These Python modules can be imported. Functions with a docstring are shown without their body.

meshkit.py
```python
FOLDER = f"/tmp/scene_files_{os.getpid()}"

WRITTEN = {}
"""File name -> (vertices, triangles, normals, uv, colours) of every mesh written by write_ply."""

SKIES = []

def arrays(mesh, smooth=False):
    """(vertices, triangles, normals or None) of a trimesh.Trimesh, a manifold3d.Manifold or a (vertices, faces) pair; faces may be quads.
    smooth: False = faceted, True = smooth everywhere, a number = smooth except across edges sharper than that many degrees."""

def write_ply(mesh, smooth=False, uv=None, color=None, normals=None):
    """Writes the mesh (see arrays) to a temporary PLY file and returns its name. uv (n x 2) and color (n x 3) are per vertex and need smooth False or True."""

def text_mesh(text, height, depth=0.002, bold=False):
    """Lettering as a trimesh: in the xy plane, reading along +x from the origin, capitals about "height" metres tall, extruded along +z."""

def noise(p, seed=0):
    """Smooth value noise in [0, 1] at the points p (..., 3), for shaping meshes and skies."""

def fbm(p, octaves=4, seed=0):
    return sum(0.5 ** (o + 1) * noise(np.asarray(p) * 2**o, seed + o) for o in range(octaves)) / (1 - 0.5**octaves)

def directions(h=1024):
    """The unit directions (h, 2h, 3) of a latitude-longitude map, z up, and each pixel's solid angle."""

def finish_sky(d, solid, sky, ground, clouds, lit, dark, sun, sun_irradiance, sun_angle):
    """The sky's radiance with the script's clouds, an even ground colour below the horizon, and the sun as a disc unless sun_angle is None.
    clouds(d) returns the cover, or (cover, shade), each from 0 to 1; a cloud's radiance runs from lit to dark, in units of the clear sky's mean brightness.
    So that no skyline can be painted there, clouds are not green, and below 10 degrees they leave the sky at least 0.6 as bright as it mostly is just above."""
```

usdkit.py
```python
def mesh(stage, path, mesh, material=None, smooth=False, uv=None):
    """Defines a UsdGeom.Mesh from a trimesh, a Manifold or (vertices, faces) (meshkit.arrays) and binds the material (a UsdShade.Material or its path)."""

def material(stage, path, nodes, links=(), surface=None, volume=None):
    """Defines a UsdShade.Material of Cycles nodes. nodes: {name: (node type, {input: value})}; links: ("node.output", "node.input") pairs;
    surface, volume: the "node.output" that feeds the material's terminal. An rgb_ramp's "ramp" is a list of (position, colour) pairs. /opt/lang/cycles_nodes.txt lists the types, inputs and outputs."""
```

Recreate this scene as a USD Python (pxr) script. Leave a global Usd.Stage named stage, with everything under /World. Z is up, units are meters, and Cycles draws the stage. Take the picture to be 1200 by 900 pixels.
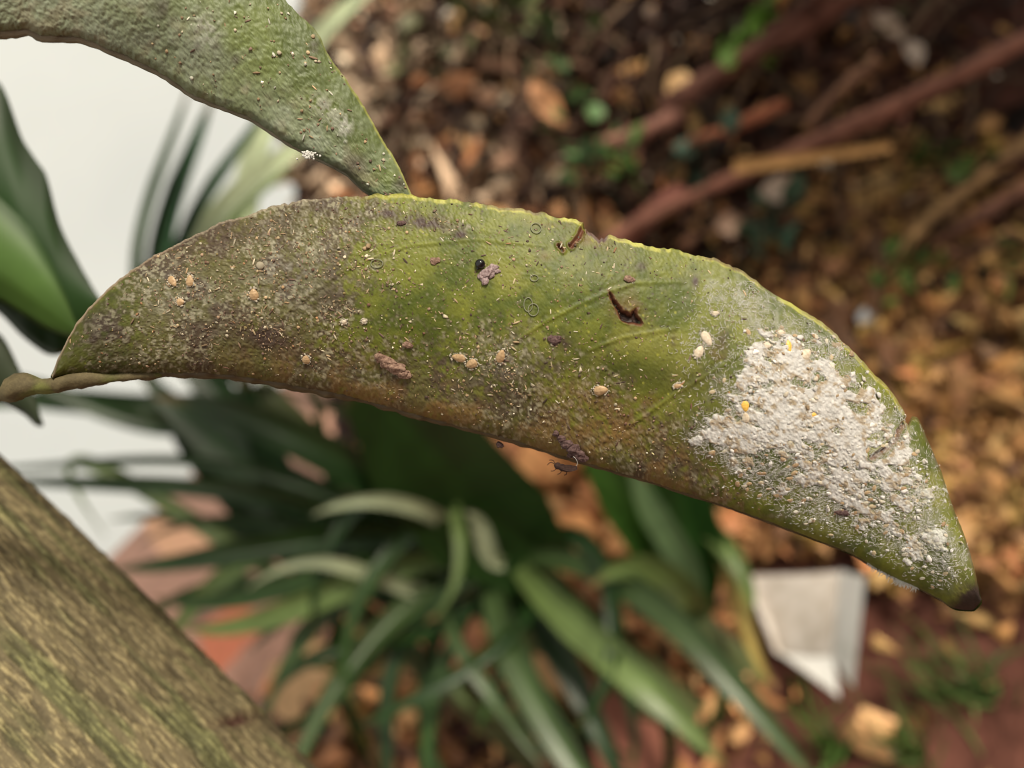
import math, numpy as np, trimesh, usdkit, meshkit
from meshkit import noise, fbm
from pxr import Usd, UsdGeom, UsdLux, UsdShade, Gf, Sdf, Vt

stage = Usd.Stage.CreateInMemory()
UsdGeom.SetStageUpAxis(stage, 'Z'); UsdGeom.SetStageMetersPerUnit(stage, 1.0)
UsdGeom.Xform.Define(stage, '/World'); UsdGeom.Scope.Define(stage, '/World/Looks')

# ------------------------------------------------------------------ camera, sky, sun, exposure
FOCAL, APERTURE = 27.0, 36.0
FPX = 1200 * FOCAL / APERTURE                      # focal length in pixels of the 1200-wide photograph
EYE = np.array([0.0, 0.0, 0.60])
PITCH, ROLL = math.radians(-12.0), math.radians(45.0)
FWD = np.array([0, math.cos(PITCH), math.sin(PITCH)])
R0, U0 = np.array([1.0, 0, 0]), np.array([0, -math.sin(PITCH), math.cos(PITCH)])
RIGHT = math.cos(ROLL) * R0 - math.sin(ROLL) * U0
UP = math.sin(ROLL) * R0 + math.cos(ROLL) * U0
EXPOSURE = 0.42
SUN_STRENGTH, SUN_ANGLE = 1.05, 12.0
SKY_STRENGTH = 0.085
to_sun = 0.15 * RIGHT + 0.66 * UP - 0.70 * FWD     # high, from the right of the view and a little behind the camera
to_sun /= np.linalg.norm(to_sun)

cam = UsdGeom.Camera.Define(stage, '/World/camera')
cam.CreateFocalLengthAttr(FOCAL); cam.CreateHorizontalApertureAttr(APERTURE); cam.CreateVerticalApertureAttr(APERTURE * 0.75)
cam.CreateClippingRangeAttr(Gf.Vec2f(0.01, 3000)); cam.CreateFStopAttr(11.5); cam.CreateFocusDistanceAttr(0.0955)
cam.CreateExposureAttr(EXPOSURE)
cam.AddTransformOp().Set(Gf.Matrix4d(*RIGHT, 0, *UP, 0, *(-FWD), 0, *EYE, 1))

dome = UsdLux.DomeLight.Define(stage, '/World/sky')
dome.GetPrim().SetCustomDataByKey('kind', 'structure')
sky_mat = usdkit.material(stage, '/World/Looks/sky_look', {
    'sky': ('sky_texture', {'sky_type': 'single_scattering', 'sun_disc': False, 'sun_elevation': math.asin(to_sun[2]),
                            'sun_rotation': math.atan2(to_sun[0], to_sun[1]), 'aerosol_density': 2.0}),
    'tc': ('texture_coordinate', {}),
    'n': ('noise_texture', {'scale': 1.6, 'detail': 5, 'roughness': 0.55}),
    'r': ('rgb_ramp', {'ramp': [(0.2, (0.9, 0.9, 0.9)), (0.6, (0.99, 0.99, 0.99))]}),
    'cl': ('rgb_ramp', {'ramp': [(0.25, (6.0, 5.8, 5.05)), (0.75, (8.1, 7.85, 6.8))]}),
    'm': ('mix', {}),
    'b': ('background_shader', {'strength': SKY_STRENGTH})},
    [('tc.generated', 'n.vector'), ('n.fac', 'r.fac'), ('n.fac', 'cl.fac'), ('r.color', 'm.fac'), ('sky.color', 'm.color1'),
     ('cl.color', 'm.color2'), ('m.color', 'b.color')], surface='b.background')
UsdShade.MaterialBindingAPI.Apply(dome.GetPrim()).Bind(sky_mat)

sun = UsdLux.DistantLight.Define(stage, '/World/sun')
sun.CreateIntensityAttr(SUN_STRENGTH); sun.CreateAngleAttr(SUN_ANGLE); sun.CreateNormalizeAttr(True); sun.CreateColorAttr(Gf.Vec3f(1.0, 0.90, 0.74))
sx = np.cross([0, 0, 1], to_sun); sx /= np.linalg.norm(sx); sy = np.cross(to_sun, sx)
sun.AddTransformOp().Set(Gf.Matrix4d(*sx, 0, *sy, 0, *to_sun, 0, 0, 0, 0, 1))

# ------------------------------------------------------------------ helpers
rng = np.random.default_rng(7)
used = {}


def numbered(parent, name):
    k = used.get((parent, name), 0); used[(parent, name)] = k + 1
    return f'{parent}/{name}' + (f'_{k:03d}' if k else '')


def tag(p, label=None, category=None, group=None, kind=None):
    p = p.GetPrim() if hasattr(p, 'GetPrim') else p
    for k, v in (('label', label), ('category', category), ('group', group), ('kind', kind)):
        if v:
            p.SetCustomDataByKey(k, v)
    return p


def obj(name, m, mat, parent=None, smooth=False, tint=None):
    parent = '/World' if parent is None else str(parent.GetPath())
    g = usdkit.mesh(stage, numbered(parent, name), m, mat, smooth)
    if tint is not None:
        UsdGeom.PrimvarsAPI(g).CreatePrimvar('tint', Sdf.ValueTypeNames.Color3fArray, 'vertex').Set(Vt.Vec3fArray.FromNumpy(np.ascontiguousarray(tint, np.float32)))
    return g.GetPrim()


def thing(name, loc=(0, 0, 0)):
    x = UsdGeom.Xform.Define(stage, numbered('/World', name))
    if any(loc):
        x.AddTranslateOp().Set(Gf.Vec3d(*map(float, loc)))
    return x.GetPrim()


def at(px, py, d):
    """The point seen at a pixel of the photograph, d metres in front of the lens."""
    px, py, d = np.broadcast_arrays(np.asarray(px, float), np.asarray(py, float), np.asarray(d, float))
    return EYE + d[..., None] * (FWD + ((px - 600) / FPX)[..., None] * RIGHT + ((450 - py) / FPX)[..., None] * UP)


def ss(a, b, x):
    t = np.clip((np.asarray(x, float) - a) / (b - a), 0, 1)
    return t * t * (3 - 2 * t)


def poly_dist(px, py, pts):
    """Distance in pixels to a polyline, and the position 0..1 along it."""
    best, where, pts = np.full(np.shape(px), 1e9), np.zeros(np.shape(px)), np.asarray(pts, float)
    for i in range(len(pts) - 1):
        a, b = pts[i], pts[i + 1]
        d = b - a
        u = np.clip(((px - a[0]) * d[0] + (py - a[1]) * d[1]) / (d @ d), 0, 1)
        q = np.hypot(px - a[0] - u * d[0], py - a[1] - u * d[1])
        where = np.where(q < best, (i + u) / (len(pts) - 1), where); best = np.minimum(best, q)
    return best, where


def inside(px, py, pts):
    """Signed distance to a closed polygon: positive inside."""
    pts = np.asarray(pts, float)
    d, _ = poly_dist(px, py, np.vstack([pts, pts[:1]]))
    c = np.zeros(np.shape(px), bool)
    for (x1, y1), (x2, y2) in zip(pts, np.roll(pts, -1, 0)):
        if y1 != y2:
            c ^= ((y1 > py) != (y2 > py)) & (px < (x2 - x1) * (py - y1) / (y2 - y1) + x1)
    return np.where(c, d, -d)


def blob(px, py, x, y, rx, ry=None, ang=0):
    ry = ry or rx
    c, s = math.cos(math.radians(ang)), math.sin(math.radians(ang))
    u, v = (px - x) * c + (py - y) * s, -(px - x) * s + (py - y) * c
    return np.exp(-(u / rx) ** 2 - (v / ry) ** 2)


def n2(px, py, scale, seed=0, oct=4):
    return fbm(np.stack([px / scale, py / scale, np.full(np.shape(px), seed * 3.7)], -1), oct, seed)


def grid_faces(nu, nv, flip=False):
    i, j = np.meshgrid(np.arange(nu - 1), np.arange(nv - 1), indexing='ij')
    q = np.stack([i * nv + j, (i + 1) * nv + j, (i + 1) * nv + j + 1, i * nv + j + 1], -1).reshape(-1, 4)
    return q[:, ::-1] if flip else q


def spline(pts, n):
    from scipy.interpolate import CubicSpline, PchipInterpolator
    pts = np.asarray(pts, float)
    t = np.concatenate([[0], np.cumsum(np.linalg.norm(np.diff(pts[:, :3], axis=0), axis=1))])
    return (CubicSpline if len(pts) > 2 else PchipInterpolator)(t / t[-1], pts)(np.linspace(0, 1, n))


def frames(p, hint):
    t = np.gradient(p, axis=0); t /= np.linalg.norm(t, axis=1, keepdims=True)
    s = np.cross(t, hint); s /= np.linalg.norm(s, axis=1, keepdims=True) + 1e-12
    return t, s, np.cross(s, t)


def ribbon(p, width, hint, vee=0.25, thick=0.0012, nv=9, curl=0.0, wave=0.0, seed=0):
    """A strap leaf: a path, its half widths, folded into a shallow V, with a real thickness."""
    n = len(p)
    hint = np.broadcast_to(hint, p.shape)
    t, s, u = frames(p, hint)
    w = np.linspace(-1, 1, nv)
    half = np.broadcast_to(width, (n,))[:, None]
    lift = vee * half * (np.abs(w)[None] ** 1.3) + wave * half * np.sin(np.linspace(0, 9, n)[:, None] + 2.0 * w[None] + seed)
    top = p[:, None] + (s[:, None] * (w[None] * half)[..., None]) + u[:, None] * lift[..., None]
    low = top - u[:, None] * (thick * np.maximum(0.08, 1 - np.abs(w) ** 4))[None, :, None]
    v = np.vstack([top.reshape(-1, 3), low.reshape(-1, 3)])
    f = np.vstack([grid_faces(n, nv), grid_faces(n, nv, True) + n * nv])
    e = []
    for j in (0, nv - 1):
        for i in range(n - 1):
            a, b = i * nv + j, (i + 1) * nv + j
            e.append([a, a + n * nv, b + n * nv, b] if j else [b, b + n * nv, a + n * nv, a])
    for i in (0, n - 1):
        for j in range(nv - 1):
            a, b = i * nv + j, i * nv + j + 1
            e.append([a, b, b + n * nv, a + n * nv] if i == 0 else [b, a, a + n * nv, b + n * nv])
    return v, np.vstack([f, e])


def tube(p, r, sides=16, bumps=0.0, seed=0, hint=(0.3, 0.2, 0.9)):
    """A closed tube along a path with radius r, its skin uneven by bumps (a share of the radius)."""
    n = len(p); r = np.broadcast_to(r, (n,))
    t, s, u = frames(p, np.broadcast_to(hint, p.shape))
    a = np.arange(sides) * 2 * np.pi / sides
    d = np.cos(a)[None, :, None] * s[:, None] + np.sin(a)[None, :, None] * u[:, None]
    v = p[:, None] + r[:, None, None] * d
    if bumps:
        q = (v / max(r.max(), 1e-6) * 0.9).reshape(-1, 3)
        v = p[:, None] + (r[:, None] * (1 + bumps * 2 * (fbm(q, 3, seed).reshape(n, sides) - 0.5)))[..., None] * d
    v = v.reshape(-1, 3)
    i, j = np.meshgrid(np.arange(n - 1), np.arange(sides), indexing='ij')
    q = np.stack([i * sides + j, i * sides + (j + 1) % sides, (i + 1) * sides + (j + 1) % sides, (i + 1) * sides + j], -1).reshape(-1, 4)
    f = np.vstack([q[:, [0, 1, 2]], q[:, [0, 2, 3]]])
    k = len(v); v = np.vstack([v, p[:1], p[-1:]])
    caps = [[k, (j + 1) % sides, j] for j in range(sides)] + [[k + 1, (n - 1) * sides + j, (n - 1) * sides + (j + 1) % sides] for j in range(sides)]
    return v, np.vstack([f, caps])


def lump(sub=2, rough=0.25, freq=1.6, seed=0, scale=(1, 1, 1)):
    m = trimesh.creation.icosphere(subdivisions=sub, radius=1.0)
    v = m.vertices * (1 + rough * 2 * (fbm(m.vertices * freq + 11.3 * seed, 3, seed) - 0.5))[:, None]
    return v * np.asarray(scale), np.array(m.faces)


def rotations(n, g=rng):
    q = g.normal(size=(n, 4)); q /= np.linalg.norm(q, axis=1, keepdims=True)
    w, x, y, z = q.T
    return np.stack([np.stack([1 - 2 * (y * y + z * z), 2 * (x * y - z * w), 2 * (x * z + y * w)], -1),
                     np.stack([2 * (x * y + z * w), 1 - 2 * (x * x + z * z), 2 * (y * z - x * w)], -1),
                     np.stack([2 * (x * z - y * w), 2 * (y * z + x * w), 1 - 2 * (x * x + y * y)], -1)], 1)


def scatter(protos, which, loc, rot, scale, tints):
    """Many small shapes joined into one mesh: (vertices, triangles, tint per vertex). scale (n,3) or (n,1)."""
    V, F, C, base = [], [], [], 0
    for k, (pv, pf) in enumerate(protos):
        i = np.nonzero(which == k)[0]
        if not len(i):
            continue
        v = np.einsum('nij,nvj->nvi', rot[i], pv[None] * np.broadcast_to(scale[i], (len(i), 3))[:, None]) + loc[i][:, None]
        f = pf[None] + (np.arange(len(i)) * len(pv))[:, None, None] + base
        V.append(v.reshape(-1, 3)); F.append(f.reshape(-1, 3)); C.append(np.repeat(tints[i], len(pv), 0)); base += len(i) * len(pv)
    return np.vstack(V), np.vstack(F), np.vstack(C)


# ------------------------------------------------------------------ materials
def tinted(name, rough=0.6, spec=0.3, bump_scale=0, bump=0.3, dist=0.0002, translucent=0.0, trans_gain=1.0, vary=0.0, vary_scale=100, sheen=0.0, coat=0.0):
    nodes = {'a': ('attribute', {'attribute': 'tint'}), 'p': ('principled_bsdf', {'roughness': rough, 'specular_ior_level': spec, 'sheen_weight': sheen, 'coat_weight': coat, 'coat_roughness': 0.3})}
    links, colour = [], 'a.color'
    if vary:
        nodes |= {'g': ('geometry', {}), 'n': ('noise_texture', {'scale': vary_scale, 'detail': 5, 'roughness': 0.65}),
                  'vr': ('map_range', {'from_min': 0.25, 'from_max': 0.75, 'to_min': 1 - vary, 'to_max': 1 + vary}),
                  'vm': ('vector_math', {'math_type': 'scale'})}
        links += [('g.position', 'n.vector'), ('n.fac', 'vr.value'), ('a.color', 'vm.vector1'), ('vr.result', 'vm.scale')]
        colour = 'vm.vector'
    links.append((colour, 'p.base_color'))
    if bump_scale:
        nodes |= {'g2': ('geometry', {}), 'bn': ('noise_texture', {'scale': bump_scale, 'detail': 4, 'roughness': 0.6}), 'b': ('bump', {'strength': bump, 'distance': dist})}
        links += [('g2.position', 'bn.vector'), ('bn.fac', 'b.height'), ('b.normal', 'p.normal')]
    out = 'p.BSDF'
    if translucent:
        nodes |= {'t': ('translucent_bsdf', {}), 'mx': ('mix_closure', {'fac': translucent}), 'tg': ('vector_math', {'math_type': 'multiply', 'vector2': (1.3 * trans_gain, 1.5 * trans_gain, 0.7 * trans_gain)})}
        links += [(colour, 'tg.vector1'), ('tg.vector', 't.color'), ('p.BSDF', 'mx.closure1'), ('t.BSDF', 'mx.closure2')]
        out = 'mx.closure'
    return usdkit.material(stage, '/World/Looks/' + name, nodes, links, surface=out)


def plain(name, color, rough=0.6, spec=0.3, dark=None, scale=200, bump=0.2, dist=0.0005, translucent=0.0):
    dark = dark or tuple(0.55 * c for c in color)
    nodes = {'g': ('geometry', {}), 'n': ('noise_texture', {'scale': scale, 'detail': 5, 'roughness': 0.6}),
             'r': ('rgb_ramp', {'ramp': [(0.3, dark), (0.7, color)]}), 'b': ('bump', {'strength': bump, 'distance': dist}),
             'p': ('principled_bsdf', {'roughness': rough, 'specular_ior_level': spec})}
    links = [('g.position', 'n.vector'), ('n.fac', 'r.fac'), ('r.color', 'p.base_color'), ('n.fac', 'b.height'), ('b.normal', 'p.normal')]
    out = 'p.BSDF'
    if translucent:
        nodes |= {'t': ('translucent_bsdf', {}), 'mx': ('mix_closure', {'fac': translucent})}
        links += [('r.color', 't.color'), ('p.BSDF', 'mx.closure1'), ('t.BSDF', 'mx.closure2')]
        out = 'mx.closure'
    return usdkit.material(stage, '/World/Looks/' + name, nodes, links, surface=out)


M_leaf = tinted('citrus_leaf_look', rough=0.5, spec=0.35, bump_scale=7500, bump=0.16, dist=0.00008, translucent=0.22, vary=0.25, vary_scale=9000)
M_grit = tinted('grit_look', rough=0.75, spec=0.25, vary=0.2, vary_scale=6000)
M_wax = tinted('wax_look', rough=0.9, spec=0.15, bump_scale=9000, bump=0.5, dist=0.00008, vary=0.12, vary_scale=4000, sheen=0.2)
M_bark = tinted('bark_look', rough=0.75, spec=0.25, bump_scale=3000, bump=0.4, dist=0.0002, vary=0.25, vary_scale=2500)
M_soil = tinted('soil_look', rough=0.95, spec=0.1, bump_scale=60, bump=0.5, dist=0.01, vary=0.35, vary_scale=25)
M_litter = tinted('litter_look', rough=0.6, spec=0.3, vary=0.3, vary_scale=120)
M_strap = tinted('strap_leaf_look', rough=0.36, spec=0.4, bump_scale=150, bump=0.12, dist=0.001, translucent=0.18, vary=0.25, vary_scale=35)
M_strap_shaded = tinted('shaded_strap_look', rough=0.6, spec=0.08, bump_scale=150, bump=0.12, dist=0.001, translucent=0.12, vary=0.3, vary_scale=35)  # duller copy of the strap look that paints shade on deep leaves
M_stick = tinted('stick_look', rough=0.8, spec=0.2, bump_scale=300, bump=0.4, dist=0.002, vary=0.4, vary_scale=60)
M_weed = tinted('weed_look', rough=0.5, spec=0.3, translucent=0.3, vary=0.2, vary_scale=80)
M_shard = tinted('shard_look', rough=0.85, spec=0.15, bump_scale=150, bump=0.4, dist=0.002, vary=0.3, vary_scale=50)
M_carton = plain('carton_look', (0.62, 0.58, 0.55), 0.7, 0.3, (0.34, 0.29, 0.24), 40, 0.25, 0.002)
M_carton_edge = plain('carton_edge_look', (0.84, 0.84, 0.82), 0.6, 0.3, (0.72, 0.71, 0.69), 30, 0.1, 0.001)
M_scale = plain('scale_insect_look', (0.46, 0.32, 0.18), 0.45, 0.4, (0.27, 0.17, 0.085), 2500, 0.2, 0.0001)
M_scale_pale = plain('pale_scale_look', (0.60, 0.54, 0.44), 0.6, 0.3, (0.44, 0.35, 0.25), 2500, 0.2, 0.0001)
M_scale_yellow = plain('yellow_scale_look', (0.72, 0.45, 0.10), 0.45, 0.4, (0.6, 0.34, 0.06), 2500, 0.2, 0.0001)
M_black = plain('black_bead_look', (0.006, 0.006, 0.007), 0.08, 0.6, (0.003, 0.003, 0.004), 500, 0.0, 0.0001)
M_fluff = plain('fluff_look', (0.42, 0.33, 0.33), 0.9, 0.1, (0.10, 0.06, 0.06), 3500, 0.5, 0.0002)
M_case = plain('case_look', (0.30, 0.20, 0.15), 0.85, 0.15, (0.10, 0.055, 0.042), 3000, 0.6, 0.0002)
M_insect = plain('dead_insect_look', (0.05, 0.03, 0.024), 0.85, 0.08, (0.02, 0.012, 0.012), 4000, 0.3, 0.0001)
M_crumb = plain('crumb_look', (0.14, 0.09, 0.085), 0.9, 0.15, (0.045, 0.025, 0.025), 4000, 0.6, 0.0002)
M_shell = plain('empty_shell_look', (0.42, 0.43, 0.32), 0.35, 0.5, (0.28, 0.29, 0.17), 4000, 0.2, 0.0001, translucent=0.5)
M_pebble = plain('pebble_look', (0.78, 0.80, 0.84), 0.5, 0.4, (0.66, 0.67, 0.7), 120, 0.1, 0.001)

# ------------------------------------------------------------------ the ground and the bank
def ground_z(x, y):
    bank = ss(0.75, 1.75, y + 0.10 * np.sin(3 * x)) * (0.14 + 0.92 * ss(-0.75, 0.25, x)) * (1 + 0.25 * ss(0.2, 1.2, x))
    side = 0.14 * ss(0.25, 1.2, x) * ss(0.2, 0.7, y)
    far = ss(6, 40, np.hypot(x, y))
    r = np.stack([x * 4, y * 4, 0 * x], -1)
    rough = 0.05 * (fbm(r, 4, 3) - 0.5) + 0.02 * (fbm(r * 5, 3, 5) - 0.5)
    return (bank + side) * (1 - far) + rough * (1 - far) - 0.3 * far


def ground_at(px, py):
    """Where the sight line of a pixel meets the ground."""
    d = at(px, py, 1.0) - EYE
    p = EYE + np.arange(0.2, 8, 0.004)[:, None] * d
    below = np.nonzero(p[:, 2] <= ground_z(p[:, 0], p[:, 1]))[0]
    return p[below[0]] if len(below) else EYE + 3 * d


def gd(px, py):
    """How far in front of the lens the ground lies at a pixel."""
    return float((ground_at(px, py) - EYE) @ FWD)


def ground_normal(p, e=0.02):
    x, y = p[0], p[1]
    g = lambda a, b: float(ground_z(np.array(a), np.array(b)))
    n = np.array([-(g(x + e, y) - g(x - e, y)) / (2 * e), -(g(x, y + e) - g(x, y - e)) / (2 * e), 1.0])
    return n / np.linalg.norm(n)


u = np.linspace(-1, 1, 420)
gx = np.sign(u) * (np.abs(u) * 2.2 + (np.abs(u) ** 14) * 900)
gy = np.concatenate([-np.geomspace(900, 0.6, 40), np.linspace(-0.5, 2.8, 330), np.geomspace(2.83, 900, 60)])
X, Y = np.meshgrid(gx, gy, indexing='ij')
Z = ground_z(X, Y)
gv = np.stack([X, Y, Z], -1).reshape(-1, 3)
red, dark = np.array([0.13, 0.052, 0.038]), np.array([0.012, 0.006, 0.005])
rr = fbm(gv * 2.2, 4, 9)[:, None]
soil_shade = (ss(0.55, 1.15, gv[:, 1]) * ss(-0.65, -0.25, gv[:, 0]) * 0.9 + 0.25 * ss(0.45, 0.65, fbm(gv * 5, 3, 2)))[:, None].clip(0, 1)  # dark bank soil, blackened further to paint the shade between sticks
gcol = (red + np.array([0.13, 0.095, 0.075]) * ss(-0.3, -0.8, gv[:, :1])) * (0.7 + 0.6 * rr) * (1 - soil_shade) + dark * (0.6 + 0.9 * rr) * soil_shade
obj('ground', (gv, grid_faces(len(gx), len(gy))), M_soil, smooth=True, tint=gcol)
tag(stage.GetPrimAtPath('/World/ground'), 'red brown soil rising into a dark overgrown bank with painted shade', 'ground', kind='structure')

# ------------------------------------------------------------------ loose litter on the ground: nobody could count it
def clod(seed):
    g = np.random.default_rng(seed)
    m = trimesh.convex.convex_hull(g.normal(size=(11, 3)) * [1, 0.85, 0.6])
    return np.array(m.vertices) / 1.6, np.array(m.faces)


def flake(seed):
    g = np.random.default_rng(seed)
    n = 7
    x = np.linspace(-1, 1, n)
    p = np.stack([x, 0.15 * np.sin(2 * x + g.uniform(0, 6)), g.uniform(0.2, 0.7) * x * x], -1)
    v, f = ribbon(p, 0.42 * (1.02 - x ** 2) ** 0.6, (0, 0, 1.0), g.uniform(0.2, 0.9), 0.05, 5)
    return v, np.vstack([f[:, [0, 1, 2]], f[:, [0, 2, 3]]])


protos = [clod(s) for s in range(8)] + [flake(s) for s in range(20, 28)]


def litter(n, centre, spread, size, colours, seed, flat=0.5, share=0.5):
    g = np.random.default_rng(seed)
    xy = centre + g.normal(size=(n, 2)) @ np.asarray(spread)
    z = ground_z(xy[:, 0], xy[:, 1])
    s = size * np.exp(g.normal(0, 0.42, n))
    which = np.where(g.random(n) < share, g.integers(0, 8, n), g.integers(8, 16, n))
    loc = np.column_stack([xy, z + 0.35 * s + g.random(n) ** 2 * 0.03])
    col = np.asarray(colours)[g.integers(0, len(colours), n)] * np.exp(g.normal(0, 0.3, (n, 1)))
    return which, loc, rotations(n, g), s[:, None], col


tan = [(0.36, 0.195, 0.075), (0.29, 0.145, 0.05), (0.43, 0.27, 0.11), (0.17, 0.08, 0.03), (0.29, 0.18, 0.05), (0.11, 0.05, 0.024), (0.20, 0.09, 0.04)]
orange = [(0.46, 0.22, 0.09), (0.40, 0.17, 0.075), (0.52, 0.29, 0.13), (0.30, 0.125, 0.055)]
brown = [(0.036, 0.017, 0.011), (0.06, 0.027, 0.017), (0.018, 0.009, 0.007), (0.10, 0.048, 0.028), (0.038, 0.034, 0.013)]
gloom = [(0.016, 0.008, 0.006), (0.03, 0.013, 0.009), (0.010, 0.006, 0.005)]  # near-black litter that paints the shade under the sticks
pale = [(0.45, 0.34, 0.24), (0.35, 0.25, 0.17), (0.30, 0.17, 0.11), (0.2, 0.13, 0.08)]
heaps = []
g0 = lambda px, py: ground_at(px, py)[:2]
heaps += [litter(5200, g0(1130, 490), [[0.14, 0.04], [0.04, 0.12]], 0.0088, tan, 1, share=0.75)]
heaps += [litter(2200, g0(1010, 590), [[0.12, 0], [0, 0.12]], 0.0095, tan + orange, 2, share=0.75)]
heaps += [litter(1500, g0(690, 590), [[0.15, 0], [0, 0.16]], 0.016, orange, 3, share=0.75)]
heaps += [litter(1100, g0(450, 860), [[0.25, 0], [0, 0.2]], 0.017, tan + orange + brown, 4)]
heaps += [litter(110, g0(1060, 830), [[0.16, 0], [0, 0.14]], 0.008, pale + tan, 5)]
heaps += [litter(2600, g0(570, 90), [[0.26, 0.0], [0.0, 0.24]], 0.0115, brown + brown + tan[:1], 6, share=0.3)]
heaps += [litter(1500, g0(425, 110), [[0.13, 0], [0, 0.2]], 0.0125, pale + [(0.55, 0.45, 0.33), (0.5, 0.36, 0.25)], 7, share=0.3)]
heaps += [litter(40, g0(900, 130), [[0.22, 0], [0, 0.16]], 0.006, [(0.6, 0.45, 0.36), (0.65, 0.6, 0.52)], 9)]  # pale flecks put in for bright glints on the bank
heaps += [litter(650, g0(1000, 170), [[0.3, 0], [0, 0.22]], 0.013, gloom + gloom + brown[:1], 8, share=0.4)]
which, loc, rot, sc, col = (np.concatenate(x) for x in zip(*heaps))
bare = [g0(*q) for q in ((905, 815), (960, 780), (1020, 712), (1090, 690), (1200, 700), (1330, 690), (1330, 1050), (860, 1050))]     # the swept red soil
keep = (inside(loc[:, 0], loc[:, 1], bare) < 0) | (np.arange(len(loc)) % 14 == 0)
spot = [g0(*q) for q in ((855, 655), (1030, 650), (1020, 830), (880, 800))]
keep &= inside(loc[:, 0], loc[:, 1], spot) < 0
which, loc, rot, sc, col = which[keep], loc[keep], rot[keep], sc[keep], col[keep]
v, f, c = scatter(protos, which, loc, rot, sc, col)
tag(obj('litter', (v, f), M_litter, tint=c), 'crumbled dry leaves, clods and pale glint flecks scattered over soil and bank', 'litter', kind='stuff')

# ------------------------------------------------------------------ sticks and dead stems on the bank
def stick(name, pts, r, colour, label, cat, sides=12, group='sticks lying on the bank', seed=0):
    p = spline([at(x, y, gd(min(x, 1200), max(y, 0)) - k) for x, y, k in pts], 40)
    p[1:-1] += 0.15 * r * np.random.default_rng(seed).normal(size=(38, 3)).cumsum(0) * 0.15
    rad = r * np.linspace(1, 0.72, 40) * (1 + 0.12 * np.sin(np.linspace(0, 14, 40) + seed))
    root = thing(name, p[0])
    v, f = tube(p - p[0], rad, sides, 0.42, seed)
    tint = np.asarray(colour) * (0.15 + 1.7 * fbm(v * [70, 70, 70] + seed, 5, seed))[:, None]
    obj('wood' if 'stalk' not in name else 'stalk', (v, f), M_stick, root, True, tint)
    # a broken side stub, as dead wood has
    k = 14 + seed % 9
    d = np.cross(p[k + 1] - p[k], FWD); d /= np.linalg.norm(d)
    q = np.array([p[k], p[k] + d * r * 1.5 + (p[k + 1] - p[k]) * 0.6, p[k] + d * r * 2.4 + (p[k + 1] - p[k]) * 1.2]) - p[0]
    v, f = tube(spline(q, 8), r * 0.35 * np.linspace(1, 0.5, 8), 8, 0.2, seed)
    obj('stub', (v, f), M_stick, root, True, np.tile(np.asarray(colour) * 0.8, (len(v), 1)))
    tag(root, label, cat, group)


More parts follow.
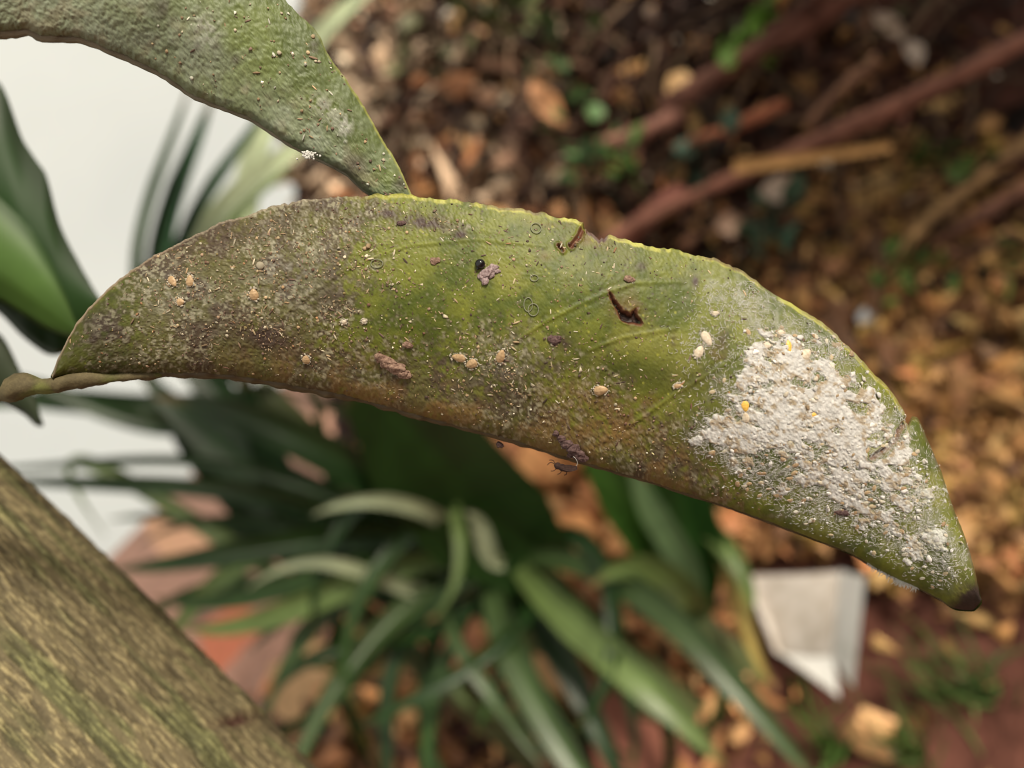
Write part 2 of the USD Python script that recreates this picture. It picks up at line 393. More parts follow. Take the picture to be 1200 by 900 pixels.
stick('stick', [(1290, 0, .10), (1100, 100, .12), (950, 170, .12), (820, 225, .11), (690, 300, .08)], 0.0120, (0.20, 0.088, 0.062), 'longest red brown stick, crossing from the right edge behind the leaf', 'stick', seed=1)
stick('stick', [(1080, -50, .10), (960, 18, .10), (880, 66, .10), (780, 125, .06)], 0.017, (0.14, 0.062, 0.045), 'thick dark brown stick above the longest one, running up out of frame', 'stick', seed=2)
stick('stick', [(985, -30, .12), (930, 20, .12), (880, 55, .10)], 0.009, (0.10, 0.042, 0.03), 'thin stick alongside the thick dark one at the top edge', 'stick', seed=9)
stick('stick', [(1025, 70, .12), (985, 105, .13), (945, 145, .12)], 0.0065, (0.20, 0.105, 0.066), 'short thin brown stick leaning on the longest red stick', 'stick', seed=3)
stick('stick', [(920, 122, .10), (860, 148, .10), (790, 172, .07)], 0.0085, (0.28, 0.10, 0.055), 'short orange brown stick between the two long ones', 'stick', seed=4)
stick('stick', [(1290, 160, .06), (1190, 225, .06), (1130, 262, .06), (1075, 300, .03)], 0.0085, (0.11, 0.05, 0.034), 'dark brown stick at the right edge above the litter heap', 'stick', seed=5)
stick('stick', [(1210, 160, .05), (1130, 225, .06), (1065, 285, .06), (1040, 330, .03)], 0.0085, (0.22, 0.13, 0.06), 'bent tan stick just left of the dark one at the right edge', 'stick', seed=6)
stick('stick', [(800, 130, .06), (760, 150, .07), (700, 166, .05)], 0.013, (0.30, 0.145, 0.11), 'stubby pinkish brown stick beside the green weeds', 'stick', seed=7)
stick('stick', [(800, 225, .07), (740, 270, .08), (640, 340, .06)], 0.015, (0.19, 0.072, 0.055), 'red brown stick just above the torn nick in the leaf', 'stick', seed=8)
# a dry grass blade lying over the sticks
p = spline([at(1045, 172, gd(1045, 172) - .14), at(960, 184, gd(960, 184) - .15), at(860, 196, gd(860, 196) - .15)], 24)
root = thing('dry_blade', p[0])
v, f = ribbon(p - p[0], 0.0085 * np.linspace(0.25, 1, 24) ** 0.5, FWD * -1, 0.35, 0.001)
obj('blade', (v, f), M_stick, root, True, np.tile([0.42, 0.23, 0.09], (len(v), 1)))
tag(root, 'straight yellow brown dry grass blade lying over the longest stick', 'dry grass')
# thin dead stems tangled on the bank
V, F, C, b = [], [], [], 0
g = np.random.default_rng(31)
for k in range(200):
    c0 = ground_at(g.uniform(480, 1200), g.uniform(-40, 330)); d = g.normal(size=3) * [1, .5, .5]; d /= np.linalg.norm(d)
    L = g.uniform(0.06, 0.28)
    q = spline([c0 - d * L / 2, c0 + g.normal(size=3) * 0.02 + [0, -0.02, 0.03], c0 + d * L / 2], 8)
    v, f = tube(q, g.uniform(0.0012, 0.004), 5)
    V.append(v); F.append(f + b); b += len(v); C.append(np.tile(np.array([(0.15, 0.07, 0.05), (0.09, 0.05, 0.035), (0.22, 0.14, 0.09)][k % 3]) * g.uniform(0.25, 0.8), (len(v), 1)))
tag(obj('dead_stems', (np.vstack(V), np.vstack(F)), M_stick, smooth=True, tint=np.vstack(C)), 'tangle of thin dead stems over the dark bank', 'dead stems', kind='stuff')

# ------------------------------------------------------------------ green weeds and hanging small leaves
def leaflet(L, W, seed):
    x = np.linspace(0, 1, 9)
    p = np.stack([x * L, 0.08 * L * np.sin(3 * x + seed), 0.25 * L * x * (1 - x)], -1)
    return ribbon(p, W * np.sin(np.pi * np.clip(x, 0.02, 0.985)) ** 0.8, (0, 0, 1.0), 0.25, 0.0006, 5)


def weed(px, py, n, size, spread, colour, label, seed, tall=0.06, grass=False):
    g = np.random.default_rng(seed)
    base = ground_at(px, py); nrm = ground_normal(base)
    root = thing('grass_tuft' if grass else 'weed', base)
    mid = nrm * tall * 0.2 - FWD * (0.02 if grass else 0.075)
    if not grass:
        for k in range(3):
            q = spline([np.zeros(3) - nrm * 0.01, mid * 0.6 + g.normal(size=3) * 0.01, mid * 1.6 + g.normal(size=3) * spread * 0.5], 8)
            v, f = tube(q, 0.0016, 6)
            obj('stem', (v, f), M_weed, root, True, np.tile(np.asarray(colour) * 0.7, (len(v), 1)))
    for k in range(n):
        if grass:
            d = nrm + g.normal(size=3) * 0.5
            q = spline([g.normal(size=3) * 0.006, d * tall * 0.55, d * tall + g.normal(size=3) * 0.02], 10)
            v, f = ribbon(q, size * 0.1 * np.linspace(1, 0.1, 10), g.normal(size=3), 0.3, 0.0005, 5)
            name = 'blade'
        else:
            v, f = leaflet(size * g.uniform(0.7, 1.3), size * g.uniform(0.26, 0.4), seed + k)
            a = rotations(1, g)[0]
            v = v @ a.T + mid + g.normal(size=3) * spread
            name = 'leaf'
        obj(name, (v, f), M_weed, root, True, np.tile(np.asarray(colour) * g.uniform(0.6, 1.35), (len(v), 1)))
    tag(root, label, 'grass' if grass else 'weed', 'weeds growing on the bank and soil')


weed(860, 66, 12, 0.034, 0.020, (0.16, 0.30, 0.05), 'bright yellow green weed above the sticks near the top edge', 1)
weed(688, 190, 16, 0.034, 0.030, (0.10, 0.19, 0.07), 'mid green weed left of the stubby pinkish stick', 2)
weed(722, 210, 8, 0.032, 0.016, (0.12, 0.24, 0.06), 'small fresh green weed below the stubby pinkish stick', 3)
weed(800, 205, 7, 0.038, 0.022, (0.07, 0.12, 0.09), 'blue green weed between the two long sticks', 4)
weed(878, 275, 8, 0.036, 0.020, (0.08, 0.15, 0.10), 'dull blue green weed just above the leaf margin', 5)
weed(1022, 325, 20, 0.018, 0.020, (0.06, 0.125, 0.025), 'green weed above the white pebble', 6)
weed(650, 85, 14, 0.040, 0.050, (0.08, 0.13, 0.05), 'large loose weed hanging down the bank at the top', 7)
weed(590, 40, 12, 0.040, 0.050, (0.11, 0.14, 0.05), 'loose olive weed at the top edge left of the large one', 8)
weed(520, 70, 10, 0.040, 0.040, (0.13, 0.13, 0.06), 'pale olive weed on the bank right of the upper leaf', 9)
weed(1055, 205, 8, 0.030, 0.022, (0.07, 0.12, 0.03), 'dark green weed between dark stick and long stick at right', 10)
weed(1140, 330, 7, 0.026, 0.022, (0.12, 0.15, 0.04), 'olive weed on top of the litter heap', 11)
weed(1165, 820, 18, 0.026, 0.030, (0.06, 0.11, 0.03), 'tuft of green grass on the red soil at lower right', 12, 0.05, True)
weed(1110, 815, 22, 0.028, 0.02, (0.14, 0.20, 0.06), 'yellow green grass tuft on red soil behind the other', 13, 0.045, True)
weed(980, 890, 22, 0.028, 0.03, (0.08, 0.15, 0.03), 'short green grass at the bottom edge under the carton', 14, 0.04, True)
weed(1075, 893, 20, 0.028, 0.03, (0.09, 0.14, 0.035), 'short green grass at the bottom edge right of the carton', 15, 0.04, True)

# ------------------------------------------------------------------ carton, pebble, pale scraps, broken terracotta
def slab(corners, thick, nrm):
    """A thin bent panel through four corners, with thickness."""
    a, b, c, d = (np.asarray(q, float) for q in corners)
    n = 9
    s, t = np.meshgrid(np.linspace(0, 1, n), np.linspace(0, 1, n), indexing='ij')
    P = (a * ((1 - s) * (1 - t))[..., None] + b * (s * (1 - t))[..., None] + c * (s * t)[..., None] + d * ((1 - s) * t)[..., None])
    P = P + nrm * (0.004 * np.sin(np.pi * s) * np.cos(4 * t))[..., None]
    low = P - np.asarray(nrm) * thick
    v = np.vstack([P.reshape(-1, 3), low.reshape(-1, 3)])
    N = n * n
    f = [*grid_faces(n, n), *(grid_faces(n, n, True) + N)]
    rim = [i * n for i in range(n)] + [(n - 1) * n + j for j in range(1, n)] + [i * n + n - 1 for i in range(n - 2, -1, -1)] + [j for j in range(n - 2, 0, -1)]
    f += [[p, q, q + N, p + N][::-1] for p, q in zip(rim, rim[1:] + rim[:1])]
    return v, np.array(f)


base = ground_at(950, 770)
root = thing('carton', base)
A = lambda px, py, k=0.0: at(px, py, gd(px, py) - k - 0.012) - base
nf = -FWD
obj('floor_panel', slab([A(886, 674, .012), A(986, 670, .016), A(976, 770, .014), A(915, 768, .012)], 0.0016, nf), M_carton, root, 40)
obj('end_panel', slab([A(914, 766, .012), A(977, 770, .016), A(984, 818, .035), A(966, 804, .040)], 0.0016, nf), M_carton_edge, root, 40)
obj('side_panel', slab([A(985, 668, .016), A(1014, 676, .045), A(1000, 806, .045), A(976, 772, .015)], 0.0016, nf), M_carton_edge, root, 40)
obj('side_panel', slab([A(872, 674, .040), A(888, 674, .013), A(916, 769, .013), A(908, 764, .030)], 0.0016, nf), M_carton, root, 40)
tag(root, 'torn open white cardboard carton lying on the red soil at lower right', 'carton')

for px, py, r, lab in [(1016, 370, 0.012, 'round bluish white pebble above the leaf margin at right')]:
    p = at(px, py, gd(px, py) - 0.03); root = obj('pebble', (lump(3, 0.12, 1.2, 4, (r, r * .9, r * .85))[0] + p, lump(3)[1]), M_pebble, smooth=True)
    tag(root, lab, 'pebble')


def scrap(px, py, L, W, ang, colour, label, seed, cat='dead leaf', name='dead_leaf'):
    p = ground_at(px, py) - FWD * 0.07
    v, f = leaflet(L, W, seed)
    v = v - [L / 2, 0, 0]
    a = math.radians(ang)
    ex, ey, ez = math.cos(a) * RIGHT + math.sin(a) * UP, -math.sin(a) * RIGHT + math.cos(a) * UP, -FWD
    v = v @ np.stack([ex, ey, ez])
    root = thing(name, p)
    obj('blade', (v, f), M_litter, root, True, np.tile(colour, (len(v), 1)))
    q = np.stack([ex * (-L / 2 + 0.01) + ez * 0.002, ex * (-L / 2 - L * 0.25) + ez * 0.004])
    w, h = tube(spline(q, 4), 0.0012, 6)
    obj('stalk', (w, h), M_litter, root, True, np.tile(np.asarray(colour) * 0.6, (len(w), 1)))
    tag(root, label, cat, 'dead leaves on the bank')


scrap(893, 240, 0.062, 0.017, 30, (0.50, 0.40, 0.33), 'pale pinkish dead leaf on dark soil above the leaf margin', 1)
scrap(838, 275, 0.034, 0.016, 20, (0.55, 0.36, 0.26), 'small peach coloured dead leaf left of the pale pinkish one', 2)
scrap(780, 122, 0.046, 0.018, 60, (0.60, 0.38, 0.18), 'small golden dead leaf at the end of the stubby stick', 3)
scrap(640, 140, 0.08, 0.018, -60, (0.46, 0.22, 0.10), 'long orange dead leaf left of the mid green weed', 4)
scrap(1010, 60, 0.05, 0.012, -50, (0.42, 0.33, 0.26), 'pale curled dead leaf at the upper right beside the long stick', 5)
scrap(1035, 90, 0.035, 0.012, -60, (0.46, 0.38, 0.32), 'pale grey dead leaf below the curled one at upper right', 6)
scrap(900, 15, 0.06, 0.012, 80, (0.40, 0.17, 0.05), 'rust orange dead leaf near the top edge', 7)


def shard(px, py, pts, depth, colour, label, seed, lift=0.0):
    """A flat broken piece of terracotta: an outline in its own plane, with thickness and worn edges."""
    import shapely.geometry as sg
    mx, my = np.mean(pts, 0)
    depth = gd(mx, my) - 0.07
    P = np.array([at(x, y, depth) for x, y in pts]); o = P.mean(0)
    n = ground_normal(o) - 0.9 * FWD; n /= np.linalg.norm(n)
    e1 = np.cross([0, 0, 1.0], n); e1 /= np.linalg.norm(e1); e2 = np.cross(n, e1)
    q = []
    for w in P:                                    # along the sight line into the piece's plane
        d = w - EYE; k = ((o - EYE) @ n) / (d @ n)
        r = EYE + k * d - o
        q.append((r @ e1, r @ e2))
    m = trimesh.creation.extrude_polygon(sg.Polygon(q).buffer(-0.006).buffer(0.006, quad_segs=3), 0.03)
    m = m.subdivide_to_size(0.03)
    v = np.array(m.vertices); v[:, 2] += 0.004 * (fbm(v * 40 + seed, 3, seed) - 0.5)
    v = v[:, :1] * e1 + v[:, 1:2] * e2 + (v[:, 2:] - 0.03) * n
    root = thing('terracotta_shard', o)
    obj('shard', (v, np.array(m.faces)), M_shard, root, 35, None)
    pr = stage.GetPrimAtPath(str(root.GetPath()) + '/shard')
    npts = len(UsdGeom.Mesh(pr).GetPointsAttr().Get())
    UsdGeom.PrimvarsAPI(pr).CreatePrimvar('tint', Sdf.ValueTypeNames.Color3fArray, 'vertex').Set(Vt.Vec3fArray.FromNumpy(np.tile(np.float32(colour), (npts, 1))))
    tag(root, label, 'shard', 'broken terracotta under the strap leaves')


shard(0, 0, [(480, 705), (545, 672), (588, 700), (590, 770), (560, 818), (505, 800), (478, 755)], 1.0, (0.36, 0.15, 0.085), 'orange terracotta piece in the middle of the strap leaves', 1)
shard(0, 0, [(230, 735), (275, 708), (325, 722), (340, 775), (300, 808), (245, 790)], 1.0, (0.26, 0.085, 0.05), 'dark red terracotta piece beside the trunk', 2)
shard(0, 0, [(168, 610), (205, 588), (232, 612), (255, 655), (200, 662), (180, 640)], 1.05, (0.30, 0.175, 0.115), 'pale pink terracotta piece near the trunk at left', 3)
shard(0, 0, [(315, 780), (370, 752), (425, 772), (430, 830), (360, 856), (322, 838)], 0.95, (0.42, 0.26, 0.14), 'sandy terracotta piece below the dark red one', 4)
shard(0, 0, [(676, 800), (725, 776), (790, 850), (830, 920), (760, 940), (700, 900)], 0.85, (0.26, 0.10, 0.07), 'red brown terracotta piece at the bottom edge', 5)
shard(0, 0, [(360, 640), (450, 620), (470, 670), (380, 690)], 1.05, (0.16, 0.065, 0.05), 'maroon terracotta piece in shade behind the leaves', 6)
shard(0, 0, [(265, 590), (345, 575), (350, 640), (280, 650)], 1.1, (0.24, 0.15, 0.14), 'greyish purple terracotta piece behind left strap leaves', 7)
shard(0, 0, [(340, 490), (390, 480), (420, 540), (370, 560)], 1.2, (0.46, 0.26, 0.19), 'salmon terracotta piece just below the big leaf', 8)

# ------------------------------------------------------------------ strap leaved plants
def strap(root, pts, w, colour, hint=None, vee=0.5, taper=(0.55, 1.0, 0.06), seed=0, label=None, twist=0.0, wave=0.05):
    """pts: (px, py, depth) from the base to the tip; w: widest half width in pixels at mid depth."""
    n = 44
    p = spline([at(*q) for q in pts], n)
    dm = np.mean([q[2] for q in pts])
    x = np.linspace(0, 1, n)
    prof = np.interp(x, [0, 0.35, 0.7, 0.9, 1.0], [taper[0], taper[1], 0.85 * taper[1], 0.42, taper[2]])
    hint = -FWD + 0.45 * np.array([0, 0, 1.0]) if hint is None else hint
    v, f = ribbon(p, w * dm / FPX * prof, hint, vee, 0.0014, 9, 0, wave, seed)
    o = np.array(root.GetAttribute('xformOp:translate').Get()) if root.HasAttribute('xformOp:translate') else np.zeros(3)
    tint = np.asarray(colour) * (0.6 + 0.8 * fbm(v * 25 + seed, 3, seed))[:, None]
    run = np.tile(np.repeat(x, 9), 2)              # the tip withers
    tint = tint + (np.array([0.16, 0.10, 0.04]) - tint) * (ss(0.90, 0.99, run) * (0.8 if seed % 2 else 0.2))[:, None]
    across = np.tile(np.tile(np.linspace(-1, 1, 9), n), 2)
    tint = tint * (1 + 0.5 * np.exp(-(across / 0.12) ** 2))[:, None]
    pr = obj('leaf', (v - o, f), M_strap_shaded if max(colour) < 0.04 else M_strap, root, True, tint)
    if label:
        pr.SetCustomDataByKey('label', label)


deep, mid_g, light, blue, pale_g = (0.014, 0.040, 0.008), (0.030, 0.066, 0.016), (0.13, 0.19, 0.058), (0.048, 0.082, 0.026), (0.38, 0.43, 0.28)  # light green raised to paint highlights; pale green also paints gloss
crown = at(590, 655, 0.80); foot = ground_at(690, 735)
foot = np.array([crown[0], crown[1] + 0.02, float(ground_z(np.array(crown[0]), np.array(crown[1] + 0.02)))])
A_ = thing('strap_plant', foot)
v, f = tube(spline([foot - [0, 0, 0.02], (foot + crown) / 2 + [0.004, 0, 0], crown], 14) - foot, np.linspace(0.03, 0.022, 14), 16, 0.15, 3)
obj('stem', (v, f), M_strap, A_, True, np.tile([0.10, 0.12, 0.05], (len(v), 1)))
C = (590, 655, 0.80)
for pts, w, col in [
    ([(640, 665, .80), (560, 590, .74), (480, 505, .68), (400, 430, .64)], 78, deep),
    ([(600, 655, .78), (505, 600, .72), (400, 540, .68), (290, 490, .66), (180, 466, .66)], 24, deep),
    ([(610, 665, .78), (690, 745, .70), (770, 815, .66), (850, 900, .64)], 21, light),
    ([(620, 655, .79), (740, 690, .72), (850, 790, .66), (960, 920, .62)], 18, blue),
    ([(575, 670, .79), (600, 760, .72), (640, 840, .68), (720, 960, .64)], 21, blue),
    ([(600, 680, .80), (650, 760, .76), (700, 850, .72), (740, 950, .70)], 15, deep),
    ([(590, 660, .77), (572, 640, .75), (563, 615, .74), (545, 600, .73)], 13, pale_g),
    ([(560, 670, .80), (470, 720, .74), (400, 800, .70), (340, 920, .66)], 15, blue),
    ([(560, 665, .82), (420, 690, .78), (350, 760, .75), (310, 850, .74)], 12, blue),
    ([(550, 690, .80), (470, 760, .76), (455, 830, .74), (460, 950, .72)], 12, deep),
    ([(570, 690, .80), (525, 770, .76), (505, 850, .74), (500, 960, .72)], 9, mid_g),
    ([(560, 650, .80), (440, 630, .76), (300, 645, .72), (130, 668, .70)], 17, deep),
    ([(550, 640, .80), (420, 610, .76), (280, 578, .72), (120, 567, .70), (-20, 560, .70)], 12, deep),
    ([(540, 635, .80), (400, 585, .78), (260, 545, .76), (80, 545, .76), (-40, 548, .76)], 7, deep),
    ([(560, 660, .80), (430, 680, .74), (330, 720, .72), (210, 735, .72)], 16, light),
    ([(540, 650, .80), (460, 655, .76), (330, 690, .74), (180, 700, .75)], 14, mid_g),
    ([(540, 620, .80), (500, 600, .70), (440, 588, .66), (366, 604, .66)], 10, pale_g),  # pale colour paints a glossy reflection
    ([(520, 640, .82), (400, 600, .82), (260, 520, .84), (160, 430, .86)], 26, deep),
    ([(500, 640, .82), (380, 620, .80), (320, 540, .80), (290, 430, .80)], 22, (0.012, 0.03, 0.010)),
    ([(480, 700, .86), (400, 660, .88), (330, 560, .90), (200, 380, .92), (155, 290, .94)], 24, deep),
]:
    strap(A_, pts, w, col, seed=len(str(pts)) + int(pts[1][0]))
def crowd(root, c, n, seed, lo, hi, wmin, wmax):
    """Narrower leaves between the main ones, some of them bent over."""
    g = np.random.default_rng(seed)
    for k in range(n):
        an = math.radians(g.uniform(lo, hi)); ln = g.uniform(120, 380)
        d0 = c[2] + g.uniform(-0.12, 0.16)
        ex_, ey_ = c[0] + ln * math.cos(an), c[1] - ln * math.sin(an) * 0.85
        mx_, my_ = (c[0] + ex_) / 2 + g.normal(0, 40), (c[1] + ey_) / 2 - g.uniform(-15, 60)
        col = np.array([deep, mid_g, deep, blue, light, (0.05, 0.08, 0.02), mid_g, deep][k % 8]) * g.uniform(0.5, 1.3)
        pts = [(c[0] + g.normal(0, 5), c[1] + g.normal(0, 5), c[2]), (mx_, my_, (c[2] + d0) / 2), (ex_, ey_, d0)]
        if k % 4 == 0:
            pts.append((ex_ + g.normal(0, 55), ey_ + g.uniform(10, 90), d0 + 0.02))
        strap(root, pts, g.uniform(wmin, wmax), col, seed=seed + k, wave=0.15)


crowd(A_, (588, 655, .83), 26, 41, 100, 335, 5, 11)
for pts, w, col in [                               # bent and crossing leaves that break the fan
    ([(585, 660, .82), (500, 615, .74), (430, 690, .70), (415, 830, .68)], 11, mid_g), ([(595, 660, .82), (690, 640, .76), (720, 730, .70), (670, 860, .66)], 12, deep),
    ([(580, 665, .82), (620, 720, .74), (540, 790, .70), (420, 850, .68)], 10, deep), ([(590, 660, .82), (520, 700, .75), (560, 790, .70), (640, 905, .66)], 9, blue),
    ([(575, 655, .82), (470, 560, .76), (400, 620, .72), (370, 740, .70)], 11, deep), ([(595, 660, .82), (660, 700, .76), (740, 830, .72), (735, 920, .70)], 8, mid_g),
    ([(580, 660, .82), (480, 690, .75), (380, 660, .70), (290, 690, .68)], 9, pale_g), ([(575, 660, .82), (500, 740, .75), (400, 760, .72), (300, 850, .70)], 10, deep),
    ([(585, 650, .82), (520, 560, .76), (540, 640, .70), (500, 730, .68)], 9, light), ([(580, 655, .83), (420, 640, .78), (250, 610, .76), (160, 640, .76)], 8, deep),
]:
    strap(A_, pts, w, col, seed=int(pts[2][0] + pts[3][1]), wave=0.2)
tag(A_, 'large dark green strap leaved plant under the diseased leaf', 'plant', 'strap leaved plants')

ctop = at(400, 700, 0.92)
foot = np.array([ctop[0], ctop[1] + 0.02, float(ground_z(np.array(ctop[0]), np.array(ctop[1] + 0.02)))])
D_ = thing('strap_plant', foot)
v, f = tube(spline([foot - [0, 0, 0.02], (foot + ctop) / 2, ctop], 12) - foot, np.linspace(0.022, 0.014, 12), 14, 0.15, 9)
obj('stem', (v, f), M_strap, D_, True, np.tile([0.09, 0.10, 0.045], (len(v), 1)))
crowd(D_, (400, 700, .92), 15, 140, 0, 360, 6, 13)
for pts, w, col in [([(400, 700, .92), (345, 600, .90), (300, 520, .90), (285, 430, .90)], 20, deep), ([(400, 700, .92), (300, 600, .92), (230, 520, .92), (175, 430, .92)], 22, deep),
                    ([(405, 700, .92), (330, 640, .88), (250, 690, .86), (190, 760, .86)], 15, light), ([(405, 705, .92), (440, 640, .86), (500, 660, .84), (540, 740, .84)], 12, blue)]:
    strap(D_, pts, w, col, seed=int(pts[1][0]))
tag(D_, 'tangled thin strap leaved plant between the trunk and the large plant', 'plant', 'strap leaved plants')

# the upright spears further left, against the sky
foot = at(330, 480, 1.0); foot[2] = float(ground_z(foot[0:1], foot[1:2])[0])
B_ = thing('strap_plant', foot)
v, f = tube(spline([foot - [0, 0, .02], (foot + at(300, 470, 1.0)) / 2, at(300, 450, 1.0)], 12) - foot, np.linspace(0.03, 0.018, 12), 14, 0.1, 5)
obj('stem', (v, f), M_strap, B_, True, np.tile([0.08, 0.10, 0.04], (len(v), 1)))
for pts, w, col in [
    ([(270, 460, .95), (165, 300, .88), (190, 200, .86), (222, 100, .84)], 11, mid_g),
    ([(270, 450, .95), (195, 300, .90), (225, 190, .88), (250, 112, .86)], 20, (0.03, 0.08, 0.035)),
    ([(290, 450, .95), (215, 300, .92), (265, 200, .90), (318, 120, .88)], 14, (0.035, 0.08, 0.035)),
    ([(320, 440, .97), (240, 290, .96), (320, 200, .94), (400, 140, .92)], 22, pale_g),
    ([(330, 440, 1.0), (255, 300, 1.0), (300, 230, .98), (350, 200, .96)], 18, light),
    ([(340, 430, 1.05), (300, 200, 1.05), (375, 50, 1.02), (500, -50, 1.0)], 20, pale_g),
    ([(280, 470, .95), (180, 480, .9), (60, 470, .88), (-30, 480, .86)], 16, deep),
    ([(280, 480, .95), (210, 500, .9), (120, 480, .88), (20, 440, .86)], 13, deep),
]:
    strap(B_, pts, w, col, seed=int(pts[1][0]))
tag(B_, 'upright spear leaved plant standing against the bright sky', 'plant', 'strap leaved plants')

# the plant on the right under the white wool
foot = at(830, 745, 0.86); foot[2] = float(ground_z(foot[0:1], foot[1:2])[0])
C_ = thing('strap_plant', foot)
top = at(812, 720, 0.84)
v, f = tube(spline([foot - [0, 0, .02], (foot + top) / 2, top], 12) - foot, np.linspace(0.02, 0.014, 12), 14, 0.1, 6)
obj('stem', (v, f), M_strap, C_, True, np.tile([0.10, 0.12, 0.05], (len(v), 1)))
for pts, w, col in [
    ([(810, 715, .84), (780, 650, .80), (735, 590, .78), (680, 520, .76)], 34, (0.05, 0.13, 0.02)),
    ([(815, 715, .84), (812, 640, .82), (795, 570, .80), (760, 480, .78)], 36, (0.03, 0.09, 0.018)),
    ([(812, 715, .83), (790, 640, .78), (760, 590, .76), (740, 530, .74)], 18, (0.16, 0.26, 0.12)),
    ([(815, 715, .84), (795, 690, .76), (770, 672, .74), (690, 690, .70)], 20, light),
    ([(820, 700, .85), (838, 640, .82), (870, 720, .80), (905, 800, .80)], 10, (0.34, 0.26, 0.08)),
    ([(820, 705, .85), (830, 620, .82), (850, 640, .80), (880, 720, .78)], 14, light),
]:
    strap(C_, pts, w, col, seed=int(pts[1][0]))
tag(C_, 'small strap leaved plant left of the white carton', 'plant', 'strap leaved plants')

# ------------------------------------------------------------------ the citrus tree: trunk, twigs, leaves
tree = thing('citrus_tree')
ax = np.array([37.0, 876.0]); dirn = np.array([1.0, 0.99]) / math.hypot(1, 0.99)
n, sides = 690, 620
td = 0.137
lo, hi = at(ax[0] + 900, ax[1] + 900 * .95, td), at(ax[0] - 900, ax[1] - 960, td)
down = (lo - hi) / np.linalg.norm(lo - hi)
e = np.concatenate([np.linspace(-0.25, -0.075, 40), np.linspace(-0.0745, 0.055, n - 90), np.linspace(0.056, 0.5, 50)])
c0 = at(ax[0], ax[1], td)
bow = 0.9 * e ** 2
side = np.cross(down, FWD); side /= np.linalg.norm(side)
path = c0 + e[:, None] * down - bow[:, None] * side * (np.abs(e) < 0.2)[:, None] * 0.5
R = 0.0298 * (1 + 0.15 * np.clip(e, -0.2, 0.5))
s1 = side; s2 = np.cross(down, side)
face = math.atan2(-(s2 @ FWD), -(s1 @ FWD))        # finer on the side one sees
a = face + np.concatenate([np.linspace(-1.75, 1.75, sides - 60, endpoint=False), np.linspace(1.75, 2 * np.pi - 1.75, 60, endpoint=False)])
dd = np.cos(a)[None, :, None] * s1 + np.sin(a)[None, :, None] * s2
q = np.stack(np.broadcast_arrays(e[:, None] * 1000, (np.cos(a) * 29.5)[None], (np.sin(a) * 29.5)[None]), -1)   # millimetres
streak = fbm(q * [0.22, 1.1, 1.1], 4, 1); fine = fbm(q * [0.55, 3.4, 3.4] + 40, 3, 2); big = fbm(q * [0.02, 0.09, 0.09], 3, 3)
flecks = ss(0.52, 0.66, fine)
cr = ss(0.50, 0.40, streak)
h = 0.00016 * (streak - 0.5) * 2 + 0.00018 * flecks - 0.00014 * cr + 0.0012 * (big - 0.5)
scar_uv = (0.0235, None)
P = path[:, None] + (R[:, None] + h)[..., None] * dd
# a torn brown scar near the outer edge
pr_ = P - EYE; dz = pr_ @ FWD
miss = np.hypot(600 + FPX * (pr_ @ RIGHT) / dz - 275, 450 - FPX * (pr_ @ UP) / dz - 845) + 4000 * dz
sp = P.reshape(-1, 3)[np.argmin(miss)]
ds = np.linalg.norm(P - sp, axis=-1)
rel = P - sp
along, across = rel @ down, rel @ side
ix, iy = rel @ RIGHT, rel @ UP
ux, uy = 600 + FPX * (pr_ @ RIGHT) / dz - 275, 450 - FPX * (pr_ @ UP) / dz - 846
scar = np.exp(-(ux / 24) ** 2 - ((uy + 0.15 * ux) / 7.5) ** 2) * (ds < 0.02)
scar = np.clip(scar * (0.4 + 1.2 * fbm(q * 0.8, 3, 18)), 0, 1)
P = P + (0.0008 * np.exp(-(ix / 0.0036) ** 2 - (iy / 0.0022) ** 2) * (ds < 0.02) - 0.0014 * scar * fbm(q * 0.9, 3, 8))[..., None] * dd
tan_b, dk_b, gr_b, rd_b = np.array([0.29, 0.24, 0.125]), np.array([0.085, 0.069, 0.038]), np.array([0.085, 0.100, 0.036]), np.array([0.045, 0.018, 0.012])
greenish = ss(0.47, 0.66, fbm(q * [0.05, 0.22, 0.22] + 9, 4, 6))
tcol = dk_b * 1.5 * (1 - flecks[..., None]) + tan_b * flecks[..., None]
tcol = tcol * (1 - 0.62 * greenish[..., None]) + gr_b * (0.8 + 0.9 * flecks[..., None]) * 0.62 * greenish[..., None]
tcol = tcol * (1 - 0.38 * cr[..., None]) * (0.75 + 0.5 * big[..., None])
tcol = tcol * (1 - scar[..., None]) + rd_b * scar[..., None]
i, j = np.meshgrid(np.arange(n - 1 + (len(e) - n)), np.arange(sides), indexing='ij')
qf = np.stack([i * sides + j, i * sides + (j + 1) % sides, (i + 1) * sides + (j + 1) % sides, (i + 1) * sides + j], -1).reshape(-1, 4)
cs = np.sign(np.dot(np.cross(P[1, 0] - P[0, 0], P[0, 1] - P[0, 0]), dd[0, 0]))
obj('trunk', (P.reshape(-1, 3), qf if cs < 0 else qf[:, ::-1]), M_bark, tree, True, tcol.reshape(-1, 3))


